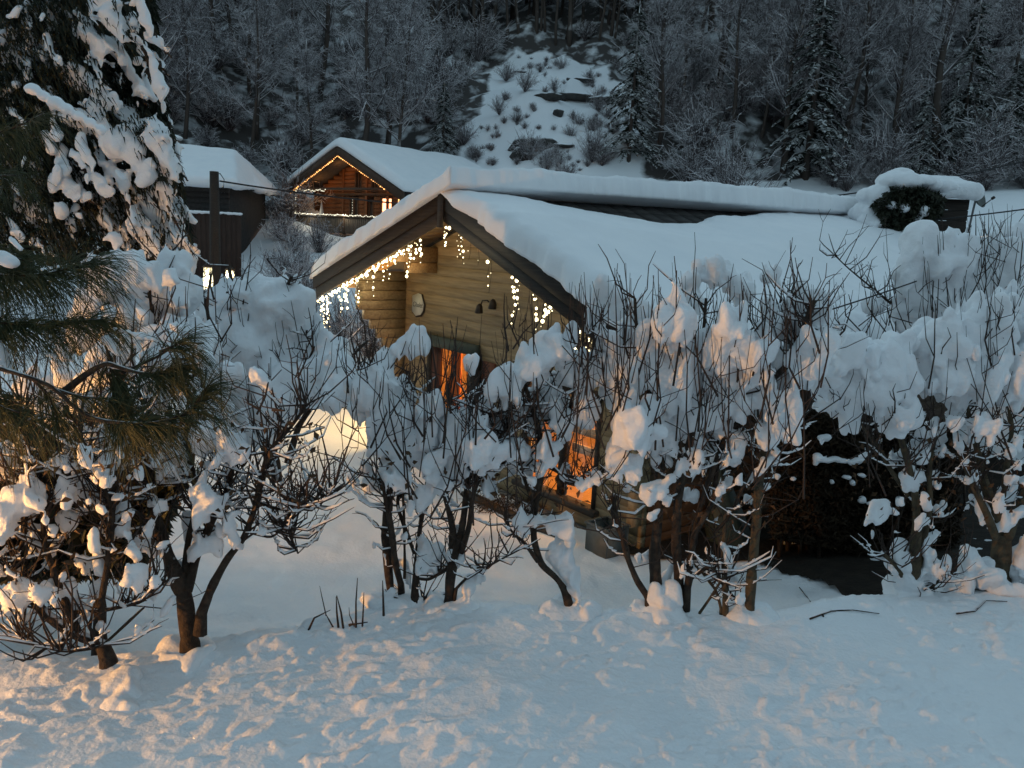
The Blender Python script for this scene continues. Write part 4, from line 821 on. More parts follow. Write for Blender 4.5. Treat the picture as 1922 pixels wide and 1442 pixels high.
# ================================================================== LEFT CONIFER AND PINE
def conifer_big():
    D = 9.2; base = at(-40, 700, 9.6); base[2] = gz(base[0], base[1])
    th = thing('snowy_conifer', 'tall dark conifer at the top left with long drooping snow-loaded boughs', 'tree', tuple(base))
    mb = MB(); mb.tube(np.array([base + np.array([0, 0, z]) for z in (-.3, 1, 3, 5, 8.5)])-base, [.26, .24, .2, .15, .05], 10); mb.build('trunk', M['bark'], th, True)
    env = [(-260, -160), (285, -160), (292, 0), (303, 150), (322, 240), (338, 320), (352, 400), (366, 478), (200, 505), (60, 490), (-260, 560)]
    n_ = 110000; u = R.uniform(-260, 370, n_); v = R.uniform(-160, 560, n_); k = inpoly(u, v, env); u, v = u[k], v[k]; n_ = len(u)
    edge = np.interp(v, [-160, 0, 150, 320, 478, 560], [285, 292, 303, 338, 366, 366])
    dd = np.clip((edge-u)/300, 0, 1); Y = 9.5 + R.uniform(-1, 1, n_)*(.12+.75*dd)
    P = at_v(u, v, Y)
    # foliage gathers in hanging bands
    band = fbm(np.stack([P[:, 0]*1.9+P[:, 2]*.9, P[:, 1]*1.5, P[:, 2]*.8-P[:, 0]*.3], 1), 77, 2); k = band > -.34; P = P[k]-base; n_ = len(P)
    d = np.stack([.35+R.normal(0, .35, n_), R.normal(0, .4, n_), -.95+R.normal(0, .25, n_)], 1); d /= np.linalg.norm(d, axis=1)[:, None]
    s = np.cross(d, R.normal(0, 1, (n_, 3))); s /= np.linalg.norm(s, axis=1)[:, None]; L_ = R.uniform(.05, .13, (n_, 1))
    mb = MB(); mb.tris(P-s*.013, P+s*.013, P+d*L_); o = mb.build('needles', M['cedar'], th); o['kind'] = 'stuff'
    fr_ = 15000; u = R.uniform(-260, 370, fr_); v = R.uniform(-160, 520, fr_); k = inpoly(u, v, env); P = at_v(u[k], v[k], R.uniform(8.65, 9.0, k.sum())); band = fbm(np.stack([P[:, 0]*2.6+P[:, 2]*1.2, P[:, 1], P[:, 2]*1.0-P[:, 0]*.4], 1), 91, 2); P = P[band > -.08]-base; n_ = len(P)
    d = np.stack([.35+R.normal(0, .3, n_), R.normal(0, .3, n_), -.95+R.normal(0, .25, n_)], 1); d /= np.linalg.norm(d, axis=1)[:, None]; s = np.cross(d, R.normal(0, 1, (n_, 3))); s /= np.linalg.norm(s, axis=1)[:, None]; L_ = R.uniform(.05, .15, (n_, 1)); mb = MB(); mb.tris(P-s*.009, P+s*.009, P+d*L_); o = mb.build('needles', M['cedar'], th); o['kind'] = 'stuff'
    strips = [(250,-10,290,62,13),(185,-10,240,70,24),(100,-10,97,84,12),(42,-10,54,26,13),(-10,40,50,104,22),(-10,125,46,178,15),(78,178,150,225,22),(150,222,195,262,24),(115,108,152,172,15),(150,142,196,202,18),(186,158,206,200,19),
      (210,86,245,140,22),(240,138,275,192,19),(262,78,302,172,10),(215,252,275,330,30),(270,320,335,440,27),(282,225,330,330,24),(190,362,245,475,28),(242,345,322,445,22),(300,352,362,470,19),(44,262,64,300,11),(84,258,92,280,10),
      (-8,296,28,318,16),(28,330,62,385,17),(64,380,86,410,19),(112,330,142,368,13),(150,265,172,320,11),(60,320,80,345,8),(150,362,176,380,9),(205,430,235,500,18),(255,395,290,470,18),(200,300,235,345,14),(170,390,200,450,16),(270,430,300,480,18),(330,470,350,500,14),(235,285,262,330,16),(160,300,200,345,10),(225,205,262,245,14),(120,20,150,70,10),(10,200,40,240,10),(200,290,225,350,14),(305,290,330,350,16),(318,430,352,500,16),(-60,150,-20,220,18),(-80,300,-40,380,20),(-60,20,-30,90,18)]
    for _ in range(15):       # pads on the left side of the crown
        u = float(R.uniform(-30, 190)); v = float(R.uniform(-10, 450)); l_ = float(R.uniform(40, 95)); an = float(R.uniform(.85, 1.4)); strips.append((u, v, u+l_*math.cos(an), v+l_*math.sin(an), float(R.uniform(11, 19))))
    for _ in range(110):      # smaller pads on every bough
        u = float(R.uniform(-20, 345)); v = float(R.uniform(-20, 470))
        if inpoly(np.array([u]), np.array([v]), env)[0]: l_ = float(R.uniform(18, 60)); an = float(R.uniform(.75, 1.35)); strips.append((u, v, u+l_*math.cos(an), v+l_*math.sin(an), float(R.uniform(4, 10))))
    C, S = [], []; br = MB()
    for (u0, v0, u1, v1, w_) in strips:
        w_ *= .70
        Dd = 9.1 + float(R.uniform(-.35, .3)) - .15*(w_ > 20); nn = max(4, int(math.hypot(u1-u0, v1-v0)/(w_*.45)))
        bp = []
        for q in range(nn):
            f = q/(nn-1); w2 = w_*(.62+.5*math.sin(math.pi*min(1, f*.8+.15)))*R.uniform(.8, 1.15)
            c = at(u0+(u1-u0)*f + R.normal(0, w_*.16), v0+(v1-v0)*f + 14*math.sin(f*3)*0, Dd - .10*f); a = w2*Dd/F
            C.append(c-base); S.append((a*.9, a*.8, a*1.05)); bp.append(c-base+np.array([0, .06, -a*.8]))
            for _ in range(2):
                e = R.normal(0, 1, 3); C.append(c-base+e*a*.45); S.append(tuple(a*R.uniform(.3, .55)*np.array([1, 1, 1.2])))
        br.tube(np.array(bp), np.linspace(.022, .008, nn), 5)
    for _ in range(110):
        u = R.uniform(0, 340); v = R.uniform(-10, 480)
        if not inpoly(np.array([u]), np.array([v]), env)[0]: continue
        a = R.uniform(4, 9)*9.2/F; c = at(u, v, 9.0+R.uniform(-.35, .2))-base; C.append(c); S.append((a, a, a*R.uniform(.8, 1.9)))
    br.build('branch', M['bark'], th, True)['kind'] = 'stuff'
    snow_skin('snow', C, S, .022, th, amp=.024, freq=11, seed=5, smooth_it=1, warp=.07, split=90)
    return th
conifer_big()
def pine():
    D = 4.0; base = at(-470, 1150, 4.7); base[2] = gz(base[0], base[1])
    th = thing('long_needled_pine', 'pine with long drooping green needles reaching in from the left edge', 'tree', tuple(base))
    mb = MB(); mb.tube(np.array([(0, 0, -.2), (.02, 0, .8), (.05, .02, 1.8), (.03, 0, 3.2), (0, 0, 4.6)]), [.13, .12, .1, .07, .02], 9); mb.build('trunk', M['bark'], th, True)
    boughs = [  # px path, depth, [(t0,t1,needles,len px,fan)]
     ([(-440,520),(-100,505),(20,520),(90,515),(150,500),(178,492)], 4.0, 520, 105),
     ([(-440,440),(-120,470),(0,470),(60,495)], 4.1, 330, 110),
     ([(-440,640),(-60,600),(0,606),(60,612),(120,608),(165,598),(195,600)], 3.95, 560, 95),
     ([(-440,720),(-80,690),(0,690),(60,710),(110,730),(135,765),(165,785),(230,795),(290,795),(335,785),(372,760),(388,726)], 3.8, 0, 0),
     ([(290,795),(335,785),(372,760),(388,726)], 3.8, 250, 88), ([(165,787),(230,796),(300,795)], 3.8, 230, 105),
     ([(120,735),(165,700),(200,680),(225,690),(260,700),(300,705),(330,690)], 3.9, 0, 0), ([(225,690),(260,700),(300,705),(330,692)], 3.9, 330, 85),
     ([(200,640),(205,680),(222,740),(228,800)], 3.95, 200, 70), ([(300,660),(325,650),(340,642)], 3.9, 130, 85), ([(230,700),(300,668),(340,640)], 3.95, 0, 0),
     ([(-200,740),(-30,740),(10,770),(40,775)], 3.85, 300, 105), ([(60,710),(95,745),(110,790)], 3.85, 150, 80), ([(100,730),(150,745),(190,748)], 3.85, 80, 70), ([(-200,300),(-40,260),(30,240),(80,215)], 4.3, 280, 70), ([(-200,380),(-20,330),(40,330)], 4.3, 200, 75)]
    st = MB(); nd = MB()
    for pts, Dd, nn, Lp in boughs:
        P = interp_poly(np.array([at(u, v, Dd + (.12 if u < 0 else 0)) for u, v in pts])-base, max(8, len(pts)*4))
        st.tube(P, np.linspace(.020 if len(pts) > 5 else .009, .0045, len(P)), 6)
        nn = int(nn*(.75 if pts[0][1] in (520, 440, 640) else .36))
        if nn:
            t = R.uniform(.12, 1, nn)**.75; i = np.clip((t*(len(P)-1)).astype(int), 0, len(P)-2); p0 = P[i] + (P[i+1]-P[i])*R.random((nn, 1))
            tg = P[i+1]-P[i]; tg /= np.linalg.norm(tg, axis=1)[:, None]
            d = tg*R.uniform(.2, 1.1, (nn, 1)) + R.normal(0, .5, (nn, 3)) + np.array([.25, 0, -.1]); d /= np.linalg.norm(d, axis=1)[:, None]
            L_ = (Lp*Dd/F)*R.uniform(.75, 1.2, (nn, 1)); down = np.array([0, 0, -1.0])
            # bundles of four
            for q in range(3):
                e = d + R.normal(0, .13, d.shape); a = p0 + e*L_*.36 + down*L_*.05; b = p0 + e*L_*.68 + down*L_*.20; c = p0 + e*L_*.92 + down*L_*R.uniform(.38, .55, (nn, 1))
                nd.twigs(np.stack([p0, a, b, c], 1), np.tile([.0016, .0016, .0014, .0006], (nn, 1)), 3)
    st.build('branch', M['bark'], th, True)['kind'] = 'stuff'; nd.build('needles', M['needle'], th)['kind'] = 'stuff'
    C, S = [], []
    for (u0, v0, u1, v1, w_) in [(0,488,22,500,14),(80,508,168,492,5),(0,655,14,700,10),(200,640,225,670,8),(205,690,240,698,6),(215,620,290,640,6),(255,640,262,660,5),(90,668,106,672,6),(-20,640,0,690,18),(20,450,40,470,5),(60,175,190,250,14)]:
        nn = 7
        for q in range(nn):
            f = q/(nn-1); c = at(u0+(u1-u0)*f, v0+(v1-v0)*f-w_*.5, 3.93 if v0 > 300 else 4.3)-base; a = w_*3.95/F*R.uniform(.8, 1.2); C.append(c); S.append((a, a, a*.8))
    snow_skin('snow', C, S, .010, th, amp=.006, freq=20)
pine()
# ================================================================== LAMP POST just outside the frame on the left
LP = np.array([-6.9, 2.5, 0.0]); LP[2] = gz(LP[0], LP[1])
lp = thing('lamp_post', 'low sodium lamp post beside the lane, left of the pine', 'lamp post', tuple(LP))
mb = MB(); mb.tube([(0, 0, -.1), (0, 0, .05), (0, 0, .50)], [.05, .04, .035], 10); mb.build('post', M['metal'], lp, True)
mb = MB(); mb.tube([(0, 0, .745), (0, 0, .76), (0, 0, .80), (0, 0, .90)], [.55, .55, .30, .03], 14); mb.build('lamp_cap', M['metal'], lp, True)  # oversized hood, added to cut the upward light off the conifer
mb = MB(); mb.tube([(0, 0, .50), (0, 0, .55), (0, 0, .67), (0, 0, .74)], [.05, .10, .12, .10], 14); gl_ = mb.build('lamp_globe', M['sodium'], lp, True)
gl_.visible_shadow = True
lamp('sodium_light', (.13, .05, .61), 265, (1.0, .455, .11), lp, .05)
# ================================================================== THINGS BESIDE THE CHALET
def local_box(par, nm, a, b, mt): mb = MB(); mb.bbox(a, b, .006); return mb.build(nm, mt, par)
p = hit(1137, 1036, 6, 16); t_ = thing('planter', 'empty square grey planter box standing at the chalet corner', 'planter', tuple(p), RZ); wq, hq = .19, .36
for (a, b) in (((-wq, -wq, 0), (wq, -wq+.02, hq)), ((-wq, wq-.02, 0), (wq, wq, hq)), ((-wq, -wq+.021, 0), (-wq+.02, wq-.021, hq)), ((wq-.02, -wq+.021, 0), (wq, wq-.021, hq))): local_box(t_, 'side_panel', a, b, M['plastic'])
mb = MB()
for (a, b) in (((-wq-.02, -wq-.02, hq), (wq+.02, -wq+.02, hq+.03)), ((-wq-.02, wq-.02, hq), (wq+.02, wq+.02, hq+.03)), ((-wq-.02, -wq+.021, hq), (-wq+.02, wq-.021, hq+.03)), ((wq-.02, -wq+.021, hq), (wq+.02, wq-.021, hq+.03))): mb.bbox(a, b, .004)
mb.build('rim', M['plastic'], t_); local_box(t_, 'base', (-wq+.025, -wq+.025, .01), (wq-.025, wq-.025, .03), M['plastic'])
# timber edging in front of the glass doors
te = thing('timber_edging', 'weathered timber terrace edging in front of the orange glass doors', 'edging', tuple(loc2w(.9, .45, -.16)), RZ)
for k in range(3): local_box(te, 'board', (-.75+k*.82, -.08, -.1), (.06+k*.82, .08, .16), M['grey_wood'])
for k in range(6): local_box(te, 'deck_board', (-.75, .09+k*.075, .02), (1.7, .155+k*.075, .07), M['grey_wood'])
# green tarpaulin leaning on the wall
p = loc2w(3.36, 2.0, .0); tp = thing('folded_parasol', 'dark green covered parasol leaning beside the chalet side wall', 'parasol', tuple(p))
pp = hit(1370, 1020, 7, 14); tp.location = tuple(pp); topv = at(1345, 860, pp[1]+.15)-pp
mb = MB(); kk = 14; rings = []
for (f, r) in ((.02, .27), (.12, .28), (.35, .22), (.6, .15), (.85, .10), (.98, .06)):
    c = topv*f; th_ = np.arange(kk)*2*np.pi/kk; rr = r*(1+.16*np.sin(th_*5+f*3)); rings.append(np.stack([c[0]+rr*np.cos(th_), c[1]+rr*.7*np.sin(th_), np.full(kk, c[2])], 1))
v = np.concatenate(rings); f_ = [(i*kk+j, i*kk+(j+1) % kk, (i+1)*kk+(j+1) % kk, (i+1)*kk+j) for i in range(len(rings)-1) for j in range(kk)]; mb.add(v, f_); mb.build('cover', M['tarp'], tp, True)
mb = MB(); mb.tube([(0, 0, 0), tuple(topv*1.08)], .02, 8); mb.build('pole', M['metal'], tp)
dg_ = hit(945, 955, 7, 14); dgt = thing('dry_grass', 'tuft of flattened brown dry stems beside the terrace edging', 'grass', tuple(dg_)); n_ = 260
p0 = np.stack([R.uniform(-.42, .55, n_), R.uniform(-.25, .3, n_), np.full(n_, -.01)], 1); dd = np.stack([R.normal(.2, .5, n_), R.normal(0, .4, n_), R.uniform(.1, .9, n_)], 1); dd /= np.linalg.norm(dd, axis=1)[:, None]; l_ = R.uniform(.12, .34, (n_, 1)); p1 = p0+dd*l_*.6; p2 = p1+dd*np.array([1.2, 1.2, .1])*l_*.5
mb = MB(); mb.twigs(np.stack([p0, p1, p2], 1), np.tile([.005, .004, .002], (n_, 1)), 3); mb.build('stems', M['leaf'], dgt)['kind'] = 'stuff'
# pale stand
p = hit(1490, 1018, 7, 16); ps = thing('parasol_stand', 'pale T-shaped stand with a heavy square foot on the dark soil', 'stand', tuple(p))
local_box(ps, 'foot', (-.20, -.14, 0), (.20, .14, .10), M['pale']); mb = MB(); mb.tube([(.02, 0, .10), (.02, 0, .36)], [.04, .035], 10); mb.build('stem', M['pale'], ps)
mb = MB(); mb.tube([(-.16, 0, .36), (-.05, 0, .36), (.05, 0, .37), (.15, 0, .41)], [.012, .02, .02, .015], 7); mb.build('handle', M['pale'], ps)
def leafy_bush(label, D, polyp, n_, caps, name='ivy_bush', mt='cedar', bits=()):
    us = [q[0] for q in polyp]; vs = [q[1] for q in polyp]; c = at(np.mean(us), max(vs), D); c[2] = gz(c[0], c[1]); th = thing(name, label, 'bush', tuple(c))
    u = R.uniform(min(us), max(us), n_); v = R.uniform(min(vs), max(vs), n_); k = inpoly(u, v, polyp); w_ = (max(us)-min(us))*D/F*.4; P = at_v(u[k], v[k], D + R.uniform(-w_, w_, k.sum()))-c; m = len(P)
    a = R.normal(0, 1, (m, 3)); a[:, 2] -= .5; a /= np.linalg.norm(a, axis=1)[:, None]; b = np.cross(a, R.normal(0, 1, (m, 3))); b /= np.linalg.norm(b, axis=1)[:, None]; L_ = R.uniform(.06, .14, (m, 1))
    mb = MB(); mb.tris(P-b*L_*.3, P+b*L_*.3, P+a*L_); mb.build('leaves', M[mt], th)['kind'] = 'stuff'
    mb = MB(); mb.tube([(0, 0, -.1), (.05, 0, .5), (0, 0, 1.2)], [.06, .05, .02], 6); mb.build('trunk', M['bark'], th)
    C, S = [], []
    for (uu, vv, ru, rv, dd) in caps:
        cc = at(uu, vv, D+dd)-c; a_ = ru*D/F; b_ = rv*D/F; C.append(cc); S.append((a_*.9, a_*.8, b_*.9))
        for _ in range(6): e = R.normal(0, 1, 3); e /= np.linalg.norm(e); C.append(cc+e*np.array([a_, a_, b_])*.7); S.append((a_*.45, a_*.45, min(a_, b_)*.5))
    snow_skin('snow', C, S, .035, th, amp=.02, freq=5)
# brown clipped hedge beside the chalet (dense twigs and dry leaves) with flecks of snow
def brown_hedge(label, polyp, D0, D1, n_, snowbits, zt):
    c = at(np.mean([q[0] for q in polyp]), max(q[1] for q in polyp), D0); c[2] = gz(c[0], c[1]); th = thing('brown_hedge', label, 'hedge', tuple(c))
    us = [q[0] for q in polyp]; vs = [q[1] for q in polyp]; u = R.uniform(min(us), max(us), n_); v = R.uniform(min(vs), max(vs), n_); k = inpoly(u, v, polyp); P = at_v(u[k], v[k], R.uniform(D0, D1, k.sum()))
    keep = P[:, 2] > ground(P[:, 0], P[:, 1], False); P = P[keep]-c; m = len(P)
    a = R.normal(0, 1, (m, 3)); a /= np.linalg.norm(a, axis=1)[:, None]; b = np.cross(a, R.normal(0, 1, (m, 3))); b /= np.linalg.norm(b, axis=1)[:, None]; L_ = R.uniform(.05, .13, (m, 1))
    mb = MB(); mb.tris(P-b*.016, P+b*.016, P+a*L_); mb.build('foliage', M['hedge'], th)['kind'] = 'stuff'
    st = MB()
    for _ in range(26):
        uu = R.uniform(min(us), max(us)); dd = R.uniform(D0, D1); A = at(uu, max(vs)-10, dd); A[2] = gz(A[0], A[1])-.05; h = zt-.2-A[2]
        st.tube(np.array([A, A+np.array([R.normal(0, .1), R.normal(0, .1), h*.5]), A+np.array([R.normal(0, .2), R.normal(0, .2), h])])-c, [.03, .02, .01], 5)
    st.build('stem', M['bark'], th)['kind'] = 'stuff'
    C, S = [], []
    for (uu, vv, ru, rv) in snowbits:
        for q in range(3): C.append(at(uu+R.normal(0, ru*.4), vv+R.normal(0, rv*.4), D0-.02)-c); S.append((ru*D0/F*.8, .05, rv*D0/F*.8))
    if C: snow_skin('snow', C, S, .016, th, amp=.008, freq=14)
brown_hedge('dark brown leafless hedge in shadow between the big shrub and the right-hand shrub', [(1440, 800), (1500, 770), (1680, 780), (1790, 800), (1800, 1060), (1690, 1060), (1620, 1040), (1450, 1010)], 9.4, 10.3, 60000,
  [(1490,900,8,6),(1548,820,12,8),(1535,858,12,9),(1568,862,18,7),(1605,865,18,6),(1620,890,10,6),(1650,945,26,7),(1620,940,6,6),(1585,895,8,4),(1560,905,4,5),(1636,965,6,5),(1600,905,5,4),(1530,870,6,4),(1460,895,6,5),(1690,940,8,8)], .9)
leafy_bush('dense dark evergreen shrub filling the gap behind the left shrubs, snow caught in its leaves', 6.5, [(-60, 760), (120, 740), (330, 800), (345, 900), (300, 1010), (250, 1075), (-60, 1085)], 26000,
  [(160,905,14,9,-.6),(235,890,9,12,-.6),(60,1010,12,10,-.6),(270,960,10,8,-.6),(190,1010,10,14,-.6),(110,930,9,9,-.6)], 'evergreen_shrub')
# ================================================================== UTILITY POLE AND CABLES
pb = at(405, 560, 22.0); pb[2] = gz(pb[0], pb[1]); ptop = at(402, 322, 22.0)
up_ = thing('utility_pole', 'dark wooden utility pole in front of the low house', 'pole', tuple(pb)); hh = ptop[2]-pb[2]
mb = MB(); mb.tube([(0, 0, -.3), (0, 0, hh*.5), (ptop[0]-pb[0], 0, hh)], [.16, .14, .115], 12); mb.build('post', M['dark_wood'], up_, True)
mb = MB(); mb.tube([(.08, -.10, hh-.1), (.2, -.12, hh-.05), (.3, -.1, hh-.2), (.28, -.1, hh-.4), (.12, -.1, hh-.45)], .012, 6); mb.build('cable_loop', M['cable'], up_)
mb = MB(); mb.tube([(.0, -.14, hh*.28), (.0, -.15, hh*.20)], [.05, .05], 8); mb.build('box', M['pale'], up_)
def cable(label, pts, sag, r):
    A, B = np.array(pts[0]), np.array(pts[1]); t = np.linspace(0, 1, 40); P = A + (B-A)*t[:, None]; P[:, 2] -= sag*4*t*(1-t)
    c = thing('overhead_cable', label, 'cable', tuple(A)); mb = MB(); mb.tube(P-A, r, 5); mb.build('wire', M['cable'], c)
cable('long dark overhead cable running from the pole up to the right above the chalet ridge', (at(412, 340, 22), at(1985, 288, 26)), 1.22, .022)
cable('short dark cable rising to the right edge past the snowy bush and dish', (at(1560, 428, 19), at(1990, 384, 15)), .05, .014)
cable('thin lower cable crossing in front of the right end of the snowy roof', (at(1484, 604, 7.6), at(1720, 528, 8.6)), .01, .008)
# ================================================================== LIT GARDEN LANTERNS behind the hedge
for (u, v, d, h, lab) in ((391, 556, 14.5, .50, 'glowing garden lantern seen through the twigs, nearer the pole'), (432, 524, 15.5, .16, 'small second glowing lantern right of the pole, half buried in snow')):
    p = at(u, v, d); g = gz(p[0], p[1]); l_ = thing('garden_lantern', lab, 'lantern', (p[0], p[1], g), 0, 'lit lanterns in the garden by the pole'); z0 = p[2]-g
    mb = MB(); mb.tube([(0, 0, -.05), (0, 0, z0)], .03, 8); mb.build('post', M['metal'], l_); mb = MB(); mb.tube([(0, 0, z0), (0, 0, z0+h*.5), (0, 0, z0+h)], [.06, .09, .07], 8); mb.build('lamp_glass', M['lantern'], l_)
    mb = MB(); mb.tube([(0, 0, z0+h+.002), (0, 0, z0+h+.08)], [.11, .02], 8); mb.build('lamp_cap', M['metal'], l_)
    lamp('lantern_light', (.0, -.18, z0+h*.6), 2.5, (1, .85, .5), l_, .05)
# ================================================================== FAR CHALET
FZ = math.atan2(-.643, .766); fp = at(635, 275, 42.0) + np.array([.643, .766, 0])*1.5; FB = float(at(600, 462, 41)[2]); 
fc = thing('far_chalet', 'larger red-brown chalet with orange lights along its gable and a lit balcony rail', 'chalet', (fp[0], fp[1], FB), FZ); fh = fp[2]-FB
def fz(s): return fh - .45*abs(s)
fWL, fWR = -3.9, 3.8
def fbox(nm, a, b, mt, par=None, c=.02): mb = MB(); mb.bbox(a, b, c); return mb.build(nm, mt, par or fc)
zf = .50
# stone base, plank storeys
for k in range(3):
    for j in range(10):
        x0 = fWL + j*.755 + (.2 if k % 2 else 0); fbox('stone', (x0, .0, k*.166), (min(fWR, x0+.74), .3, k*.166+.158), M['stone'])
k = 0; z = zf
OPS = [(-1.0, -.25, zf+.05, zf+2.05), (1.5, 2.4, zf+.05, zf+2.05), (-.55, .0, 3.30-.5, 3.30+.55), (.75, 1.3, 3.30-.5, 3.30+.55), (.25, .95, zf+.4, zf+1.9)]
while z < fh-.3:
    z1 = z+.21; lim = (fh-.2-z1)/.45; a = max(fWL, -lim); b = min(fWR, lim)
    if b-a < .3: break
    segs = [(a, b)]
    for (o0, o1, l0, l1) in OPS:
        if z1 > l0 and z < l1:
            ns = []
            for (p0, p1) in segs:
                if p1 <= o0 or p0 >= o1: ns.append((p0, p1)); continue
                if p0 < o0: ns.append((p0, o0))
                if p1 > o1: ns.append((o1, p1))
            segs = ns
    for (p0, p1) in segs: fbox('plank', (p0, 0.02, z), (p1, .2, z1-.012), M['far_wood'])
    z = z1
for s in (fWL-.02, -1.55, .35, 2.0, fWR-.16): fbox('post', (s, -.06, zf), (s+.16, .0, min(fz(s)-.25, fz(s+.16)-.25)), M['far_wood'])
fbox('floor_beam', (fWL-.1, -.08, zf+2.12), (fWR+.1, -.003, zf+2.26), M['frame'])
for (o0, o1, l0, l1), lit in zip(OPS, (0, 1, 0, 0, 0)):
    w_ = MB(); 
    for (a, b) in (((o0, 0, l0), (o0+.07, .12, l1)), ((o1-.07, 0, l0), (o1, .12, l1)), ((o0+.071, 0, l0), (o1-.071, .12, l0+.07)), ((o0+.071, 0, l1-.07), (o1-.071, .12, l1)), (((o0+o1)/2-.03, .01, l0+.071), ((o0+o1)/2+.03, .11, l1-.071))): w_.bbox(a, b, .006)
    w_ = w_.build('window', M['frame'], fc); mb = MB(); mb.box((o0+.07, .09, l0+.07), (o1-.07, .10, l1-.07)); mb.build('pane', M['litpane'] if lit else M['tile'], w_)
    if not lit and l0 > 3: fbox('flower_box', (o0-.2, -.22, l0-.28), (o1+.2, -.02, l0-.08), M['frame'])
    if l0 > 3:
        mb = MB(); mb.bbox((o0-.15, -.2, l0-.078), (o1+.15, -.05, l0-.02), .02); mb.build('snow', M['roofsnow'], fc)
        fbox('shutter', (o0-.34, -.05, l0), (o0-.02, -.004, l1), M['far_wood']); fbox('shutter', (o1+.02, -.05, l0), (o1+.34, -.004, l1), M['far_wood'])
# side walls, room block
fbox('side_wall', (fWL, .31, 0), (fWL+.2, 6.6, fz(fWL)-.25), M['far_wood']); fbox('side_wall', (fWR-.2, .31, 0), (fWR, 6.6, fz(fWR)-.25), M['far_wood']); fbox('back_wall', (fWL, 6.61, 0), (fWR, 6.8, fz(fWR)-.25), M['far_wood'])
# balcony
fbox('balcony_floor', (fWL+.05, -1.35, zf-.02), (fWR-.2, -.07, zf+.12), M['frame'])
for k in range(50): fbox('baluster', (fWL+.1+k*.148, -1.30, zf+.16), (fWL+.1+k*.148+.118, -1.26, zf+.96), M['far_grey'], None, .006)
fbox('handrail', (fWL+.02, -1.36, zf+.97), (fWR-.2, -1.20, zf+1.04), M['far_grey']); fbox('lower_rail', (fWL+.05, -1.25, zf+.2), (fWR-.2, -1.20, zf+.3), M['far_grey'])
for s in (fWL+.1, 0.2, fWR-.4): fbox('post', (s, -1.34, 0 if s < 0 else zf), (s+.13, -1.21, zf+.96 if s > -3 else zf+2.3), M['frame'])
fbox('balcony_beam', (fWL+.1, -1.34, zf+2.31), (fWR-.3, -1.2, zf+2.42), M['frame'])
def froof(nm, s0, s1, t0, t1, d0, d1, mt):
    mb = MB(); v = []
    for d in (d0, d1): v += [(s0, t0, fz(s0)+d), (s1, t0, fz(s1)+d), (s1, t1, fz(s1)+d), (s0, t1, fz(s0)+d)]
    mb.hexa(v); return mb.build(nm, mt, fc)
froof('roof', -4.2, -.001, -1.5, 7.3, -.2, -.01, M['tile']); froof('roof', .001, 4.9, -1.5, 7.3, -.2, -.01, M['tile'])
froof('bargeboard', -4.25, -.002, -1.58, -1.505, -.42, .02, M['frame']); froof('bargeboard', .002, 4.95, -1.58, -1.505, -.42, .02, M['frame'])
def fslab(nm, s0, s1, t0, t1, th_, ns, ntt, seed):
    A, B = np.meshgrid(np.linspace(s0, s1, ns), np.linspace(t0, t1, ntt)); d = np.minimum(np.minimum(A-s0, s1-A), np.minimum(B-t0, t1-B)); q = np.clip(d/.3, 0, 1); pr = .25+.75*np.sqrt(np.clip(1-(1-q)**2, 0, 1))
    base = fh - .45*(np.sqrt(A*A+.05)-.2236); hgt = th_*pr + (.07*fbm(np.stack([A*.7, B*.7, 0*A], -1).reshape(-1, 3), seed, 3)).reshape(A.shape)*q
    top = np.stack([A, B, base+hgt], -1).reshape(-1, 3); bot = np.stack([A, B, base+0*hgt+.002], -1).reshape(-1, 3); nx = ns; i = np.arange(ns-1)[None, :]+np.arange(ntt-1)[:, None]*nx; f = np.stack([i, i+1, i+nx+1, i+nx], -1).reshape(-1, 4); N = len(top)
    mb = MB(); mb.add(np.vstack([top, bot]), np.vstack([f, f[:, ::-1]+N])); bd = np.concatenate([np.arange(ns), np.arange(1, ntt)*nx+nx-1, ((ntt-1)*nx+np.arange(ns))[::-1][1:], (np.arange(ntt)*nx)[::-1][1:-1]]); b2 = np.roll(bd, -1); mb.add(np.zeros((0, 3)), np.stack([bd, bd+N, b2+N, b2], -1)-mb.n)
    return mb.build(nm, M['roofsnow'], fc, True)
fslab('roof_snow', -4.35, 5.05, -1.65, 7.4, .42, 70, 70, 31)
fl = thing('gable_light_string', 'orange light string following the far chalet gable', 'fairy lights', (fp[0], fp[1], FB), FZ)
for s in np.r_[np.linspace(-4.05, 0, 36), np.linspace(.1, 3.5, 27)]: add_bulb(fl, (float(s), -1.50, fz(s)-.46+float(R.normal(0, .015))), .028 if R.random() < .7 else .04, 'amber')
for f in np.linspace(0, 1, 9): add_bulb(fl, (3.5+f*1.0, -1.45, fz(3.5)-.46-.05*f), .04, 'amber')
for f in np.linspace(0, 1, 7): add_bulb(fl, (4.5-f*.45, -1.45+f*.4, fz(3.5)-.5-f*.55), .04, 'amber')
for s in (-2.7, -.9, .9, 2.7): lamp('string_light', (s, -.75, fz(s)-.62), 2.2, (1, .42, .12), fl, .1)
bl = thing('balcony_light_string', 'white light string along the far chalet balcony rail', 'fairy lights', (fp[0], fp[1], FB), FZ)
for s in np.linspace(fWL+.1, fWR-.7, 62): add_bulb(bl, (float(s), -1.38, zf+1.06+float(R.normal(0, .02))), .026 if R.random() < .6 else .036, 'white')
for f in np.linspace(0, 1, 14): add_bulb(bl, (fWL+.15, -1.37, zf+1.1+f*1.15), .025, 'white')
for s in np.linspace(fWL+.2, -1.2, 24): add_bulb(bl, (float(s), -1.37, zf+2.28+float(R.normal(0, .035))), .028, 'white')
for z in np.linspace(zf+.4, zf+1.9, 12): add_bulb(bl, (-.62+float(R.normal(0, .02)), -.08, float(z)), .02, 'white')
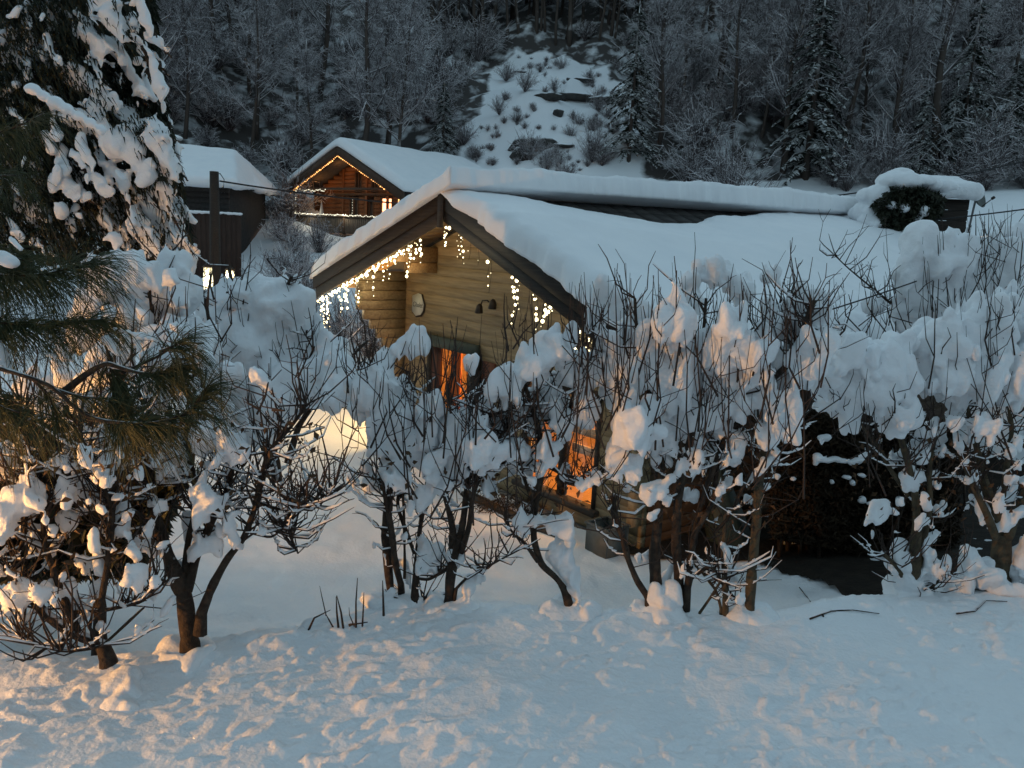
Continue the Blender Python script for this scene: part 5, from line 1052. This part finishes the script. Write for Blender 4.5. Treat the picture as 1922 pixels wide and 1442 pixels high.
for s in (-2.4, .4): lamp('string_light', (s, -1.5, zf+1.2), 2.5, (1, .9, .65), bl, .1)
# small pale cone tree on the balcony
ct = thing('cone_tree', 'small pale decorative cone tree behind the far balcony rail', 'decoration', (fp[0], fp[1], FB), FZ); mb = MB()
mb.tube([(-2.25, -.8, zf+.13), (-2.25, -.8, zf+.2), (-2.25, -.8, zf+1.75)], [.28, .27, .02], 10); mb.build('cone', M['pale'], ct)
# ================================================================== LOW DARK HOUSE ON THE LEFT
lb = at(404, 470, 37.0); lb[2] = gz(lb[0], lb[1]); lh = thing('low_house', 'low dark house with a broad snow-covered roof behind the pole', 'house', tuple(lb), math.radians(4))
E_ = at(430, 346, 36)[2]-lb[2]; T_ = at(420, 288, 40)[2]-lb[2]
for k in range(int(E_/.24)): mb = MB(); mb.bbox((-3.6, 0, k*.24), (.6, .2, k*.24+.23)); mb.build('board', M['tile'], lh)
mb = MB(); mb.bbox((-3.6, .21, 0), (-3.4, 7, E_)); mb.build('side_wall', M['tile'], lh); mb = MB(); mb.bbox((.4, .21, 0), (.6, 7, E_)); mb.build('side_wall', M['tile'], lh); mb = MB(); mb.bbox((-3.39, 6.8, 0), (.39, 7, E_)); mb.build('back_wall', M['dark_wood'], lh)
mb = MB(); mb.hexa([(-4.2, -.9, E_-.12), (1.0, -.9, E_-.12), (-.1, 3.5, T_-.12), (-4.2, 3.5, T_-.12), (-4.2, -.9, E_), (1.0, -.9, E_), (-.1, 3.5, T_), (-4.2, 3.5, T_)]); rf = mb.build('roof', M['tile'], lh)
mb = MB(); mb.hexa([(-4.2, 3.501, T_-.12), (-.1, 3.501, T_-.12), (1.0, 7.9, E_-.12), (-4.2, 7.9, E_-.12), (-4.2, 3.501, T_), (-.1, 3.501, T_), (1.0, 7.9, E_), (-4.2, 7.9, E_)]); mb.build('roof', M['tile'], lh)
mb = MB(); mb.hexa([(1.001, -.9, E_-.1), (1.003, 7.9, E_-.1), (-.097, 3.52, T_-.1), (-.097, 3.48, T_-.1), (1.01, -.9, E_), (1.01, 7.9, E_), (-.09, 3.52, T_), (-.09, 3.48, T_)]); mb.build('hip', M['tile'], lh)
C, S = [], []
for a in np.linspace(0, 1, 34):
    for b in np.linspace(0, 1, 16):
        x1 = 1.0-1.1*b; C.append((-4.25+(x1+4.25)*a, -.95+4.4*b, E_+(T_-E_)*b+.08)); S.append((.3, .3, .26))
for b in np.linspace(0, 1, 12):
    for q in np.linspace(-1, 1, 14): C.append((1.02-1.1*b, 3.5+4.4*(1-b)*q, E_+(T_-E_)*b+.05)); S.append((.28, .3, .24))
snow_skin('roof_snow', C, S, .09, lh, amp=.05, freq=1.2, matn='roofsnow', smooth_it=12)
mb = MB(); mb.bbox((-3.35, 3.6, T_-.4), (-2.75, 4.2, T_+.55)); cm = mb.build('chimney', M['stone'], rf)
C = [(-3.05+dx, 3.9+dy, T_+.66) for dx in (-.2, 0, .2) for dy in (-.2, 0, .2)]; snow_skin('snow', C, [(.22, .22, .15)]*9, .05, rf, amp=.02, freq=3)
fn = thing('wooden_fence', 'reddish brown board fence below the low house', 'fence', tuple(at(420, 470, 33) * np.array([1, 1, 0]) + np.array([0, 0, gz(*at(420, 470, 33)[:2])])))
fz0 = at(420, 402, 33)[2]-fn.location[2]
for k in range(11): mb = MB(); mb.bbox((-1.5+k*.2, 0, -.2), (-1.5+k*.2+.19, .04, fz0)); mb.build('board', M['panel'], fn)
mb = MB(); mb.bbox((-1.52, .045, fz0*.75), (.7, .1, fz0*.75+.1)); mb.build('rail', M['panel'], fn)
C = [(-1.5+.12*k, .02, fz0+.03) for k in range(19)]; snow_skin('snow', C, [(.12, .09, .06)]*19, .03, fn)
# ================================================================== SHED, IVY BUSH AND DISH on the right
sb = at(1760, 448, 19.0); sb[2] = gz(sb[0], sb[1]); sd = thing('garden_shed', 'small dark plank shed under a thick snow roof, half behind the ivy bush', 'shed', tuple(sb), math.radians(-12)); hs = at(1760, 372, 19)[2]-sb[2]
for k in range(9): mb = MB(); mb.bbox((-.75, 0, k*hs/9), (.55, .05, (k+1)*hs/9-.01)); mb.build('plank', M['dark_wood'], sd)
mb = MB(); mb.bbox((-.75, .06, 0), (-.7, 1.4, hs)); mb.build('side_wall', M['dark_wood'], sd); mb = MB(); mb.bbox((.5, .06, 0), (.55, 1.4, hs)); mb.build('side_wall', M['dark_wood'], sd)
mb = MB(); mb.hexa([(-.9, -.2, hs), (.68, -.2, hs), (.68, 1.6, hs+.3), (-.9, 1.6, hs+.3), (-.9, -.2, hs+.06), (.68, -.2, hs+.06), (.68, 1.6, hs+.36), (-.9, 1.6, hs+.36)]); mb.build('roof', M['tile'], sd)
C = [(-.85+a*1.48, -.15+b*1.7, hs+.16+.3*b) for a in np.linspace(0, 1, 12) for b in np.linspace(0, 1, 10)]; snow_skin('roof_snow', C, [(.16, .16, .2)]*len(C), .035, sd, amp=.03, freq=3, smooth_it=8)
leafy_bush('dark ivy bush arching under a heavy snow hood beside the shed', 17.5, [(1635, 385), (1680, 350), (1730, 352), (1770, 372), (1765, 400), (1740, 455), (1690, 460), (1640, 440), (1655, 412)], 16000,
  [(1690,342,50,22,-.1),(1650,370,34,26,-.1),(1730,345,40,20,0),(1622,400,26,24,0),(1640,415,30,18,-.2),(1770,350,24,16,.2),(1675,385,10,7,-.5),(1698,390,9,9,-.5),(1735,395,9,11,-.5),(1722,415,8,10,-.5),(1700,440,8,7,-.5),(1650,440,16,8,-.3)])
dp = at(1812, 440, 20.0); dp[2] = gz(dp[0], dp[1]); ds_ = thing('satellite_dish', 'grey satellite dish on a slanted mast beside the shed', 'satellite dish', tuple(dp)); hd = at(1838, 372, 20)-dp
mb = MB(); mb.tube([(0, 0, 0), (.05, 0, hd[2]*.45), (hd[0]-.1, 0, hd[2]*.85), (hd[0]-.05, .05, hd[2])], .025, 7); mb.build('mast', M['steel'], ds_, True)
mb = MB(); kk = 18; ax = np.array([.55, -.75, .35]); ax /= np.linalg.norm(ax); e1 = np.cross(ax, [0, 0, 1]); e1 /= np.linalg.norm(e1); e2 = np.cross(e1, ax); rings = []
for (r, d) in ((.01, -.06), (.10, -.05), (.18, -.02), (.24, .03), (.245, .025), (.18, -.03), (.10, -.06), (.01, -.07)):
    th_ = np.arange(kk)*2*np.pi/kk; rings.append(hd + ax*d + r*(np.cos(th_)[:, None]*e1 + np.sin(th_)[:, None]*e2))
mb.add(np.concatenate(rings), [(i*kk+j, i*kk+(j+1) % kk, (i+1)*kk+(j+1) % kk, (i+1)*kk+j) for i in range(7) for j in range(kk)]); mb.build('dish', M['plastic'], ds_, True)
mb = MB(); mb.tube([tuple(hd-e2*.22), tuple(hd-e2*.12+ax*.28)], .012, 5); mb.tube([tuple(hd-e2*.12+ax*.26), tuple(hd-e2*.10+ax*.33)], .035, 8); mb.build('arm', M['metal'], ds_)

# ================================================================== THE WOOD ON THE HILLSIDE
def bare_tree_data(seed, H_, nb_, k3=5, spread=1.0, lean=0, low=.22, up=.75):
    g = np.random.default_rng(seed); tk = MB()
    zz = np.linspace(-.6, H_, 9); ph = g.uniform(0, 6, 2); tp_ = np.stack([lean*zz/H_*1.5 + .18*np.sin(zz*.5+ph[0]), .18*np.sin(zz*.45+ph[1]), zz], 1)
    r0 = .016*H_*g.uniform(.75, 1.05); tk.tube(tp_, r0*np.linspace(1, .12, 9), 6)
    cr = MB(); t = g.uniform(low, .98, nb_); z0 = t*H_; p0 = np.stack([np.interp(z0, zz, tp_[:, k]) for k in range(3)], 1)
    az = g.uniform(0, 2*np.pi, nb_); el = g.uniform(up-.35, up+.35, nb_); ln = H_*(.30-.20*t)*g.uniform(.6, 1.2, nb_)*spread
    d = np.stack([np.cos(az)*np.cos(el), np.sin(az)*np.cos(el), np.sin(el)], 1); p1 = p0+d*ln[:, None]*.5; p2 = p0+d*ln[:, None] + np.array([0, 0, .12])*ln[:, None]; 
    rb = r0*(.32-.2*t); cr.twigs(np.stack([p0, p1, p2], 1), np.stack([rb, rb*.7, rb*.3], 1), 4)
    n2 = 9; q0 = (p0[:, None]+(p2-p0)[:, None]*g.uniform(.2, 1, (nb_, n2, 1))).reshape(-1, 3); dd = np.repeat(d, n2, 0)*.7 + g.normal(0, .55, (nb_*n2, 3)) + np.array([0, 0, .2]); dd /= np.linalg.norm(dd, axis=1)[:, None]
    l2 = np.repeat(ln, n2)*g.uniform(.18, .42, nb_*n2); q2 = q0+dd*l2[:, None]; q1 = q0+dd*l2[:, None]*.5+g.normal(0, .04, q0.shape)
    cr.twigs(np.stack([q0, q1, q2], 1), np.tile([.020, .016, .011], (len(q0), 1)), 3)
    s0 = (q0[:, None]+(q2-q0)[:, None]*g.uniform(.15, 1, (len(q0), k3, 1))).reshape(-1, 3); d3 = np.repeat(dd, k3, 0)*.6+g.normal(0, .7, (len(s0), 3)); d3 /= np.linalg.norm(d3, axis=1)[:, None]; l3 = g.uniform(.18, .6, (len(s0), 1))
    cr.twigs(np.stack([s0, s0+d3*l3], 1), np.tile([.011, .007], (len(s0), 1)), 3)
    a, b = tk.mesh('trunk'), cr.mesh('crown'); a.materials.append(M['frost']); b.materials.append(M['frosttwig']); a.polygons.foreach_set('use_smooth', np.ones(len(a.polygons), bool)); return a, b
def spruce_data(seed, H_):
    g = np.random.default_rng(seed); tk = MB(); tk.tube([(0, 0, -.5), (0, 0, H_*.5), (0, 0, H_)], [.16, .1, .02], 6); cr = MB(); sn = MB()
    nb_ = 120; t = g.uniform(.06, .98, nb_); az = g.uniform(0, 2*np.pi, nb_); ln = H_*.26*(1-t)**.8*g.uniform(.7, 1.15, nb_)+.15
    p0 = np.stack([0*t, 0*t, t*H_], 1); d = np.stack([np.cos(az), np.sin(az), -.25+0*t], 1); p1 = p0+d*ln[:, None]*.55; p2 = p0+d*ln[:, None]+np.stack([0*t, 0*t, -.30*ln], 1)
    m = 46; f = g.uniform(.12, 1, (nb_, m, 1)); B = (p0[:, None]*(1-f)**2+2*p1[:, None]*f*(1-f)+p2[:, None]*f*f).reshape(-1, 3); n_ = len(B); side = np.repeat(np.stack([-np.sin(az), np.cos(az), 0*az], 1), m, 0)
    w_ = (np.repeat(ln, m)[:, None]*.16)*(1.15-f.reshape(-1, 1)); dr = np.repeat(d, m, 0)*.5+side*g.normal(0, 1, (n_, 1))+np.array([0, 0, -.35])+g.normal(0, .2, (n_, 3)); dr /= np.linalg.norm(dr, axis=1)[:, None]; s = np.cross(dr, np.array([0, 0, 1.])+g.normal(0, .35, (n_, 3))); s /= np.linalg.norm(s, axis=1)[:, None]
    L_ = w_+.14; cr.tris(B-s*.07, B+s*.07, B+dr*L_)
    cr.twigs(np.stack([p0, p1, p2], 1), np.tile([.03, .02, .01], (nb_, 1)), 3)
    a, b = tk.mesh('trunk'), cr.mesh('crown'); a.materials.append(M['frost']); b.materials.append(M['spruce']); return a, b
def bush_data(seed, H_, n_=60):
    g = np.random.default_rng(seed); cr = MB(); az = g.uniform(0, 2*np.pi, n_); el = g.uniform(.5, 1.5, n_); ln = H_*g.uniform(.5, 1.05, n_); d = np.stack([np.cos(az)*np.cos(el), np.sin(az)*np.cos(el), np.sin(el)], 1)
    p0 = d*.05*H_; p0[:, 2] = -.15; p1 = d*ln[:, None]*.5; p2 = d*ln[:, None]+g.normal(0, .08*H_, (n_, 3)); cr.twigs(np.stack([p0, p1, p2], 1), np.tile([.022, .016, .008], (n_, 1)), 3)
    k = 14; q0 = (p1[:, None]*.5+(p2-p1*.5)[:, None]*g.uniform(0, 1, (n_, k, 1))).reshape(-1, 3); dd = np.repeat(d, k, 0)*.6+g.normal(0, .6, (len(q0), 3)); q1 = q0+dd*g.uniform(.12, .4, (len(q0), 1))*H_*.5; cr.twigs(np.stack([q0, q1], 1), np.tile([.014, .009], (len(q0), 1)), 3)
    me = cr.mesh('frosted_bush'); me.materials.append(M['frosttwig']); return me
BT = [bare_tree_data(200+i, h, n_, 8, sp, le) for i, (h, n_, sp, le) in enumerate([(13, 42, 1, 0), (15, 46, .85, .5), (11, 40, 1.2, -.4), (14, 36, .8, .3), (9, 38, 1.25, 0), (12, 50, 1.0, -.6), (16, 40, .75, 0)])]
ST = [spruce_data(300+i, h) for i, h in enumerate((10, 13, 8))]
BU = [bush_data(400+i, h) for i, h in enumerate((1.6, 2.2, 1.2, 2.8))]
def plant2(nm, data, x, y, sc_, label, cat, group, part=('trunk', 'crown')):
    t_ = thing(nm, label, cat, (x, y, gz(x, y)), float(R.uniform(0, 6.28)), group); s = sc_*float(R.uniform(.9, 1.1)); t_.scale = (s, s, sc_)
    for pn, me in zip(part, data): o = bpy.data.objects.new(pn, me); COL.objects.link(o); o.parent = t_
    return t_
def pxg(x, y): return proj(np.array([x, y, gz(x, y)]))
# rows up the slope
KIND = ['mid-height frosted bare tree', 'tall slim slightly leaning frosted tree', 'low wide-crowned frosted tree', 'tall narrow frosted tree', 'short spreading frosted tree', 'leaning thickly branched frosted tree', 'tallest thin-crowned frosted tree']
nbare = 0; tries = 0; placed = []
while nbare < 246 and tries < 9000:
    tries += 1
    y = 47.5 + 72*R.random()**1.4; x = R.uniform(-.72, .72)*(y+6)
    u, v = pxg(x, y)
    if u < -120 or u > 2040 or v < -170: continue
    if inpoly(np.array([u]), np.array([v]), CLEAR)[0]: continue
    if 800 < u < 1215 and v > 95: continue
    if u > 1240 and v > 372: continue
    if any((x-a)**2+(y-b)**2 < 2.0 for a, b in placed): continue
    placed.append((x, y)); nbare += 1
    q = int(R.integers(len(BT))); plant2('bare_tree', BT[q], x, y, float(R.uniform(.75, 1.15)), KIND[q] + ' in the dense hillside wood', 'tree', KIND[q] + 's in the hillside wood')
for _ in range(46):
    u, v = float(R.uniform(790, 1220)), float(R.uniform(20, 96)); p = hit(u, v, 40, 128); q = int(R.integers(len(BT))); plant2('bare_tree', BT[q], float(p[0]), float(p[1]), float(R.uniform(.7, 1.0)), KIND[q] + ' in the dense hillside wood', 'tree', KIND[q] + 's in the hillside wood')
for (u, v, sc_, lab) in ((1512, 335, 1.3, 'tallest dark snowy spruce rising right of centre to the top of the picture'), (1720, 345, .62, 'small drooping snowy spruce above the ivy bush'), (1775, 330, .5, 'low spruce sapling just right of the small drooping spruce'), (1880, 335, .75, 'broad dark snowy spruce at the far right edge of the wood'), (1800, 300, .7, 'snowy spruce above the satellite dish, left of the far right spruce'),
                         (1180, 300, .85, 'narrow snowy spruce at the right rim of the snowy clearing'), (830, 300, .55, 'short dark spruce at the left foot of the clearing, above the far chalet roof')):
    p = hit(u, v, 30, 120); plant2('spruce', ST[int(R.integers(3))], float(p[0]), float(p[1]), sc_, lab, 'tree', 'snowy spruces at the edge of the wood')
nb_ = 0; tries = 0
while nb_ < 270 and tries < 4000:
    tries += 1; y = 44.5 + 40*R.random()**1.7; x = R.uniform(-.72, .72)*(y+4); u, v = pxg(x, y)
    if u < -60 or u > 1980 or v < -60: continue
    if u > 1240 and v > 360 and R.random() < .85: continue
    if inpoly(np.array([u]), np.array([v]), CLEAR)[0] : continue
    if 560 < u < 850 and y < 54: continue
    if 850 < u < 1200 and y < 62: continue
    nb_ += 1
    o = bpy.data.objects.new('frosted_bush', BU[int(R.integers(4))]); COL.objects.link(o); o.location = (x, y, gz(x, y)); s = float(R.uniform(.7, 1.5)); o.scale = (s, s, s); o.rotation_euler = (0, 0, float(R.uniform(0, 6.28)))
    tag(o, 'frosted leafless bush in the undergrowth at the foot of the wood', 'bush', 'frosted bushes of the undergrowth')
_extra = []
while len(_extra) < 95:
    u, v = R.uniform(850, 1195), R.uniform(105, 335)
    if inpoly(np.array([u]), np.array([v]), CLEAR)[0] and vnoise(np.array([[u/55, v/38, 3.]]), 5)[0] > -.15: _extra.append((float(u), float(v), float(R.choice([.14, .2, .26, .38]))))
for (u, v, sc_) in tuple(_extra) + ((870, 270, .5), (905, 285, .35), (925, 310, .4), (990, 300, .75), (1005, 285, .7), (1025, 320, .5), (1060, 335, .6), (1110, 300, .7), (1130, 310, .8), (1150, 250, .4), (1120, 190, .35), (1060, 190, .3), (1000, 205, .35), (1040, 170, .3), (1085, 240, .3), (1110, 235, .3), (1140, 225, .4), (970, 230, .35), (950, 150, .6), (890, 300, .4), (1165, 200, .6), (985, 170, .5), (1010, 245, .3), (1070, 260, .3)):
    p = hit(u, v, 40, 120); o = bpy.data.objects.new('low_shrub', BU[int(R.integers(4))]); COL.objects.link(o); o.location = tuple(p); o.scale = (sc_,)*3; o.rotation_euler = (0, 0, float(R.uniform(0, 6.28))); tag(o, 'small dark bush poking through snow in the steep clearing', 'bush', 'small bushes scattered over the snowy clearing')
for (u, v, w_, h_, lab) in ((1065, 184, 60, 9, 'longest dark rock ledge across the upper clearing'), (1140, 190, 40, 10, 'rock ledge at the right end of the upper clearing'), (1030, 182, 26, 8, 'short rock ledge left of the longest ledge'), (1000, 275, 46, 22, 'large dark brown rock face low in the clearing'), (980, 300, 22, 26, 'dark rock hollow below the large rock face'), (1060, 275, 22, 6, 'small ledge right of the large rock face'), (1090, 152, 26, 6, 'thin rock ledge near the top of the clearing'), (1048, 215, 10, 10, 'lone square boulder in the middle of the clearing'), (975, 138, 16, 5, 'small ledge at the upper left of the clearing')):
    p = hit(u, v, 40, 130); d = p[1]; a = w_*d/F; b = h_*d/F
    v_ = IV*np.array([a, max(.5, a*.35), b]); v_ = v_*(1+.35*vnoise(IV*2.3+u, 3)[:, None]); v_[:, 2] = np.minimum(v_[:, 2], b*.75)
    mb = MB(); mb.add(v_, IF); o = mb.build('rock', M['rock']); o.location = (p[0], p[1], p[2]+b*.1); tag(o, lab, 'rock', 'rocks showing through the snowy clearing')
# snowy shrubs and stems between the far houses and the garden
for (u, v, sc_, lab) in ((525, 452, .9, 'frosted bush left of the far chalet foot'), (548, 470, .7, 'frosted bush just below the far chalet balcony corner'), (600, 474, .6, 'low frosted bush under the far chalet balcony'), (640, 480, .5, 'lowest frosted bush in front of the far chalet base'), (555, 520, .7, 'brown tinted twiggy bush left of the snowy eave'), (510, 500, .6, 'twiggy bush between the pole and the snowy eave')):
    p = hit(u, v, 18, 46); o = bpy.data.objects.new('garden_bush', BU[int(R.integers(4))]); COL.objects.link(o); o.location = tuple(p); o.scale = (sc_,)*3; tag(o, lab, 'bush', 'frosted bushes in the garden behind')

for (u, v, q, sc_, lab) in ((692, 668, 3, .55, 'dark frosted bush crowding the left front corner of the chalet'), (640, 640, 1, .6, 'thin frosted bush standing under the left eave lights'), (575, 585, 3, .6, 'tall wiry bush left of the chalet eave corner'), (530, 540, 1, .7, 'wiry frosted bush behind the buried low shrub')):
    p = hit(u, v, 14, 44); o = bpy.data.objects.new('garden_bush', BU[q]); COL.objects.link(o); o.location = tuple(p); o.scale = (sc_,)*3; o.rotation_euler = (0, 0, u); tag(o, lab, 'bush', 'frosted bushes in the garden behind')
